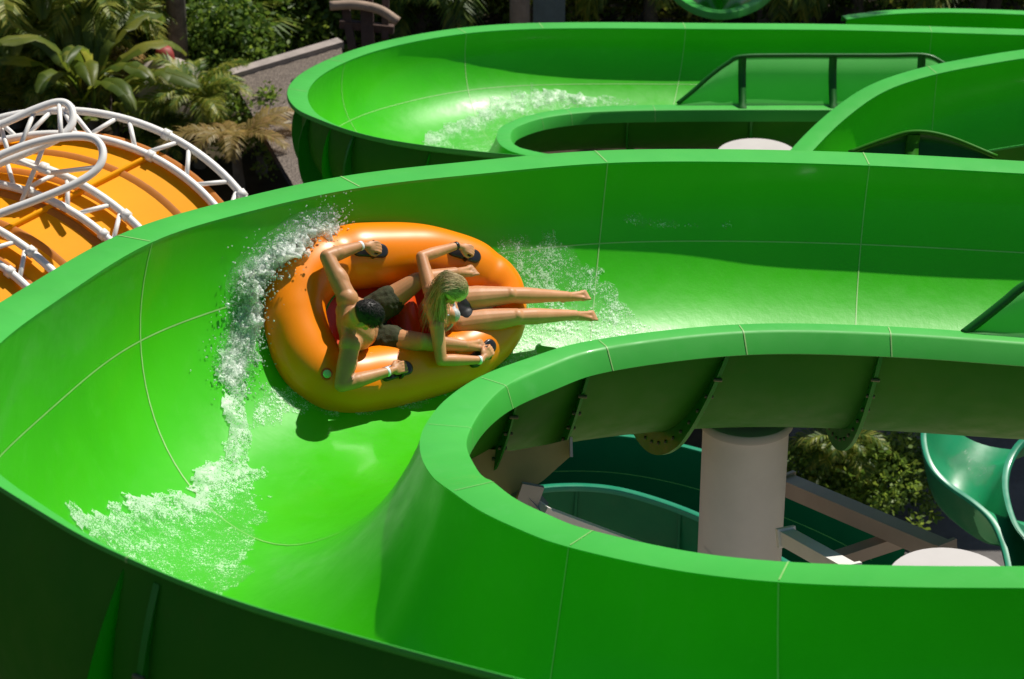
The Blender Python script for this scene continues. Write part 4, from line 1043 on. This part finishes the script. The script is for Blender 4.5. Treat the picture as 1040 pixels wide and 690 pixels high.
def make_palm(seed, kind, R_):
    rnd = random.Random(seed); mb = MB(); mb2 = MB()
    if kind == 'palm':
        for k in range(24):
            frond(mb, (rnd.gauss(0, .05), rnd.gauss(0, .05), .25 + .3 * rnd.random()), k * 2.4 + rnd.random() * .5, rnd.uniform(.35, 1.35), R_ * rnd.uniform(.75, 1.1), 30, .055, .46, rnd.uniform(.7, 1.4), rnd)
    elif kind == 'banana':
        for k in range(15):
            banana(mb, (rnd.gauss(0, .1), rnd.gauss(0, .1), .1), k * 2.4 + rnd.random(), rnd.uniform(.9, 1.5), R_ * rnd.uniform(.8, 1.15), R_ * rnd.uniform(.08, .105), rnd)
    elif kind == 'fan':
        for k in range(30): fan(mb, (rnd.gauss(0, .1), rnd.gauss(0, .1), rnd.uniform(0, .3)), k * 2.4 + rnd.random(), rnd.uniform(.1, 1.4), R_ * rnd.uniform(.7, 1.05), rnd)
    elif kind == 'dry':
        for k in range(9): frond(mb, (rnd.gauss(0, .05), rnd.gauss(0, .05), .3), k * .7 + rnd.random() * .3, rnd.uniform(.1, .9), R_ * rnd.uniform(.8, 1.1), 26, .07, .40, rnd.uniform(.7, 1.3), rnd)
    else:                                             # leafy bush: leaves on many small twig clumps
        for c in range(95):
            th = rnd.uniform(0, 2 * pi); rr = R_ * rnd.random() ** .5; z = rnd.random()
            cc = Vector((cos(th) * rr * (1 - .35 * z), sin(th) * rr * (1 - .35 * z), R_ * (.15 + 1.25 * z * (1 - .35 * (rr / R_) ** 2)))); cr = R_ * rnd.uniform(.12, .24)
            for l in range(26):
                d = Vector((rnd.gauss(0, 1), rnd.gauss(0, 1), rnd.gauss(.35, .8))).normalized(); q = cc + d * cr * rnd.random() ** .4
                t = (d + Vector((rnd.gauss(0, .5), rnd.gauss(0, .5), rnd.gauss(-.2, .4)))).normalized(); s_ = t.orthogonal().normalized(); s_ = (s_ * cos(l) + t.cross(s_) * sin(l)); sz = R_ * rnd.uniform(.07, .13)
                mb.add([q, q + t * sz * .5 + s_ * sz * .28, q + t * sz, q + t * sz * .5 - s_ * sz * .28], [(0, 1, 2, 3)])
    return mb.mesh(kind + '_crown')
MESH = {}
for kind, R_, mats in (('palm', 1.7, LFERN), ('banana', 2.3, LBAN), ('fan', 1.1, LFERN), ('dry', 1.8, LDRY), ('bush', 1.2, LBUSH)):
    for v in range(3 if kind != 'dry' else 1):
        me = make_palm(v * 17 + len(kind), kind, R_); me.materials.append(mats); me.polygons.foreach_set('use_smooth', [kind == 'banana'] * len(me.polygons)); MESH[(kind, v)] = me
tm = MB(); tm.tube([(0, 0, 0), (.03, .01, .35), (.0, .03, .7), (.02, 0, 1.0)], [.14, .115, .10, .09], 10); TRUNK = tm.mesh('trunk'); TRUNK.materials.append(BARK); TRUNK.polygons.foreach_set('use_smooth', [True] * len(TRUNK.polygons))
NAMEOF = dict(palm='palm_tree', banana='banana_plant', fan='fan_palm', dry='dry_palm', bush='bush')
CATOF = dict(palm='palm', banana='banana plant', fan='palm', dry='palm', bush='bush')
def plant(kind, px, py, label, d=None, h=1.0, s=1.0, v=0, rot=None, group=None):
    """px, py: where the crown's foot is seen; h: height of that point above the ground"""
    c = AH(px, py, CAMH - GROUND - h) if d is None else AD(px, py, d)
    t = empty(NAMEOF[kind], (c.x, c.y, GROUND), label, CATOF[kind], group)
    o = bpy.data.objects.new('crown', MESH[(kind, v)]); COL.objects.link(o); o.parent = t; z = c.z - GROUND
    o.location = (0, 0, z); o.scale = (s, s, s); o.rotation_euler = (0, 0, rot if rot is not None else px * 1.7 + py)
    if z > .15:
        o = bpy.data.objects.new('trunk', TRUNK); COL.objects.link(o); o.parent = t; o.scale = (s * 1.0, s * 1.0, z + .2)
    return t
# left jungle, front to back
PL_ = [
 ('palm', 200, 122, .9, .8, 0, 'feathery palm with yellow-green fronds in front of the grey dome hut'),
 ('dry', 240, 158, .9, .85, 0, 'yellowing palm with drooping ribbed fronds beside the hut roof'),
 ('banana', 118, 135, .5, .6, 0, 'broad-leaved banana plant right behind the white truss arch'),
 ('banana', 92, 112, 1.0, 1.0, 1, 'banana plant with dark upright leaves left of the dome hut'),
 ('palm', 72, 112, .7, .7, 2, 'sunlit palm close behind the top of the white truss'),
 ('palm', 168, 150, .5, .5, 1, 'low sunlit palm behind the right shoulder of the truss'),
 ('fan', 32, 112, .6, .8, 2, 'spiky palm at far left above the truss loops'),
 ('palm', 60, 92, .8, 1.0, 1, 'bushy palm behind the top of the white truss loops'),
 ('banana', 12, 92, .7, 1.15, 2, 'pale banana plant at the left edge above the orange funnel'),
 ('dry', 95, 88, .9, .8, 0, 'brownish palm between two banana plants'),
 ('banana', 48, 48, 1.2, 1.3, 0, 'tall banana plant with long arching leaves near the top left corner'),
 ('palm', 100, 50, 1.4, 1.2, 2, 'dark arching palm above the dome hut at left'),
 ('palm', 10, 30, 1.8, 1.4, 0, 'leaning palm in the top left corner'),
 ('fan', 135, 42, .8, 1.0, 0, 'spiky fan palm left of the grey tree trunk'),
 ('bush', 222, 88, .3, 1.1, 0, 'low bush at the left edge of the hut roof'),
 ('bush', 285, 40, .3, 1.3, 1, 'round-leaved green bush above the hut roof'),
 ('bush', 255, 62, .2, 1.0, 2, 'dark bush touching the hut roof ridge'),
 ('bush', 318, 25, .4, 1.3, 0, 'light green bush left of the brown timber beams'),
 ('fan', 225, 20, 1.0, 1.5, 1, 'dark fan palm in the shade right of the grey trunk'),
 ('bush', 222, 36, .2, 1.0, 2, 'dense dark bush behind the feathery palm'),
 ('bush', 75, 62, .3, 1.4, 1, 'dark bush among the palms at upper left'),
 ('bush', 265, 165, .2, .8, 1, 'small bush in the gap between funnel and hut roof'),
 ('palm', 425, 14, .5, 1.2, 1, 'small palm with bright fronds behind the far rim'),
 ('fan', 470, 20, .3, 1.2, 2, 'spiky palm low behind the far slide rim'),
 ('palm', 455, 0, 1.0, 1.3, 0, 'taller palm behind the spiky low one at the top'),
 ('bush', 395, 25, .3, 1.0, 0, 'small bush right of the brown timber beams'),
 ('bush', 345, 42, .2, .8, 2, 'low bush at the top corner of the hut roof'),
 ('bush', 555, 14, .3, 1.2, 1, 'dark bush right of the tan post'),
 ('fan', 600, 16, .3, 1.2, 0, 'spiky palm at the middle of the top edge'),
 ('bush', 640, 14, .3, 1.1, 2, 'olive bush left of the distant green slide'),
 ('fan', 675, 18, .3, 1.0, 1, 'small spiky palm beside the distant green slide'),
 ('bush', 780, 14, .3, 1.0, 0, 'bush right of the distant green slide trough'),
 ('bush', 820, 15, .3, 1.1, 1, 'brownish-green bush at the top right'),
 ('bush', 860, 12, .3, 1.0, 2, 'bush beside the distant green rim at the top right'),
 ('bush', 735, 18, .05, .55, 0, 'little sprig in front of the distant green slide'),
 ('bush', 900, 4, .3, 1.2, 0, 'dark bush behind the distant green rim'),
 ('bush', 965, 4, .3, 1.2, 1, 'dark bush left of the palm trunk at the top right'),
 ('bush', 1032, 6, .3, 1.1, 2, 'bush in the top right corner'),
]
for kind, px, py, h, s, v, lab in PL_: plant(kind, px, py, lab, None, h, s, v, None, 'jungle plants behind the slides')
# back rows that close the view and keep the gaps dark
rnd = random.Random(21)
backs = ['dark bush in the shade behind the palms', ]
for i in range(34):
    px = -120 + i * 37 + rnd.uniform(-9, 9); py = rnd.uniform(-9, 3) if px > 340 else rnd.uniform(-30, 16)
    plant('bush' if i % 3 else 'palm', px, py, 'dark plant in the shaded back row of the jungle', None, .2 if i % 3 else 1.0, rnd.uniform(1.0, 1.35), i % 3, rnd.uniform(0, 6), 'shaded back row of jungle plants')
for i in range(14):
    px = -30 + i * 27 + rnd.uniform(-8, 8); py = rnd.uniform(30, 75) - max(0, px - 240) * .3
    plant('bush', px, py, 'dark filler bush low between the palms at upper left', None, .0, rnd.uniform(.9, 1.3), i % 3, rnd.uniform(0, 6), 'low bushes between the palms')
# through the loop, right of the tall pillar
for kind, px, py, h, s, v, lab in [('bush', 815, 512, .3, .55, 0, 'leafy bush right behind the tall pillar'), ('banana', 824, 505, .4, .42, 1, 'big-leaved plant just right of the tall pillar'), ('palm', 850, 470, .9, .5, 1, 'small palm with a sunlit top right of the pillar'), ('bush', 858, 528, .1, .6, 2, 'pale sunlit bush below the small palm'), ('bush', 888, 530, .1, .75, 1, 'shaded bush between the small palm and the right teal slide'),
        ('fan', 872, 490, .4, .6, 0, 'dark spiky palm left of the right teal slide'), ('bush', 908, 505, .1, .6, 0, 'dark bush at the edge of the right teal slide'), ('bush', 840, 525, .05, .45, 1, 'low bush above the brown brace'), ('bush', 620, 436, .4, .7, 2, 'bush peeping over the dark teal slide under the near loop'), ('bush', 668, 552, .3, .4, 0, 'small plant below the dark teal slide left of the pillar')]:
    plant(kind, px, py, lab, None, h, s, v, None, 'plants below the near loop')
# bare trunks
def trunk_tree(px, py, d, r, label, top=9.0):
    b_ = AD(px, py, d); t = empty('palm_tree', (b_.x, b_.y, GROUND), label, 'palm', 'tall palms with bare trunks'); mb = MB()
    mb.tube([(b_.x, b_.y, GROUND), (b_.x + .05, b_.y, 2), (b_.x + .02, b_.y, 5), (b_.x + .1, b_.y, top)], [r * 1.25, r * 1.05, r, r * .85], 12); mb.build('trunk', BARK, t)
    o = bpy.data.objects.new('crown', MESH[('palm', 0)]); COL.objects.link(o); o.parent = t; o.location = (.1, 0, top - GROUND); o.scale = (1.6,) * 3
trunk_tree(179, 40, 46.5, .16, 'tall grey palm trunk above the dome hut at upper left')
trunk_tree(1007, 18, 50, .13, 'tall palm trunk crossing the distant green rim at top right')
# timber beams and a tan post at the top
tb = empty('timber_frame', AD(375, 18, 45), 'dark timber posts with pale curved beams behind the far slide', 'timber frame')
DK = plain('dark_timber', (.07, .04, .03), .9, 0, .3, 6, bmp=.4); PK = plain('pale_timber', (.36, .26, .19), .85, 0, .2, 6, bmp=.3)
for a, b_, w_, m_ in (((372, -10), (374, 48), .22, DK), ((392, -12), (391, 40), .12, DK), ((350, 2), (358, 50), .14, DK), ((345, 24), (400, 30), .14, DK)):
    mb = MB(); mb.beam(AD(*a, 45), AD(*b_, 45), w_, w_, (0, 1, 0)); mb.build('post' if a[0] != 345 else 'beam', m_, tb, False)
mb = MB(); S = spline([tuple(AD(*p, 44.8)) for p in ((335, 6), (360, 5), (385, 10), (404, 22))], 6); mb.tube([tuple(p) for p in S], .085, 10); mb.build('curved_beam', PK, tb)
tp_ = AD(528, 6, 48); t = empty('gate_post', (tp_.x, tp_.y, GROUND), 'round tan post with a grey-green panel beside it at the top edge', 'post')
mb = MB(); mb.lathe((tp_.x, tp_.y, 0), [(.2, GROUND), (.19, tp_.z + .0), (.17, tp_.z + 2.0), (0, tp_.z + 2.05)], 16); mb.build('post', PK, t)
mb = MB(); mb.box((tp_.x + .55, tp_.y + .1, tp_.z + .3), .6, .08, 2.2); mb.build('panel', plain('grey_green_panel', (.16, .20, .19), .7), t, False)
# ---------------------------------------------------------------- light
SUN_EL, SUN_AZ = 53.0, 44.0      # azimuth counter-clockwise from +X
w = bpy.data.worlds.new('World'); scene.world = w; w.use_nodes = True
nt = w.node_tree; sky = nt.nodes.new('ShaderNodeTexSky'); sky.sky_type = 'NISHITA'; sky.sun_disc = False
sky.sun_elevation = R(SUN_EL); sky.sun_rotation = R(90 - SUN_AZ); sky.air_density = 1.0; sky.dust_density = .6
nt.links.new(sky.outputs[0], nt.nodes['Background'].inputs[0]); nt.nodes['Background'].inputs[1].default_value = .052
sd = bpy.data.lights.new('sun', 'SUN'); so = bpy.data.objects.new('sun', sd); COL.objects.link(so)
sd.energy = 4.9; sd.angle = R(.53); sd.color = (1, .95, .86)
sv = Vector((cos(R(SUN_EL)) * cos(R(SUN_AZ)), cos(R(SUN_EL)) * sin(R(SUN_AZ)), sin(R(SUN_EL))))
so.rotation_euler = sv.to_track_quat('Z', 'Y').to_euler(); so.location = (5, 20, 40)
scene.view_settings.view_transform = 'Standard'; scene.view_settings.look = 'None'; scene.view_settings.exposure = 0.2; scene.view_settings.gamma = 1
scene.render.engine = 'CYCLES'
scene.cycles.max_bounces = 8; scene.cycles.transparent_max_bounces = 16
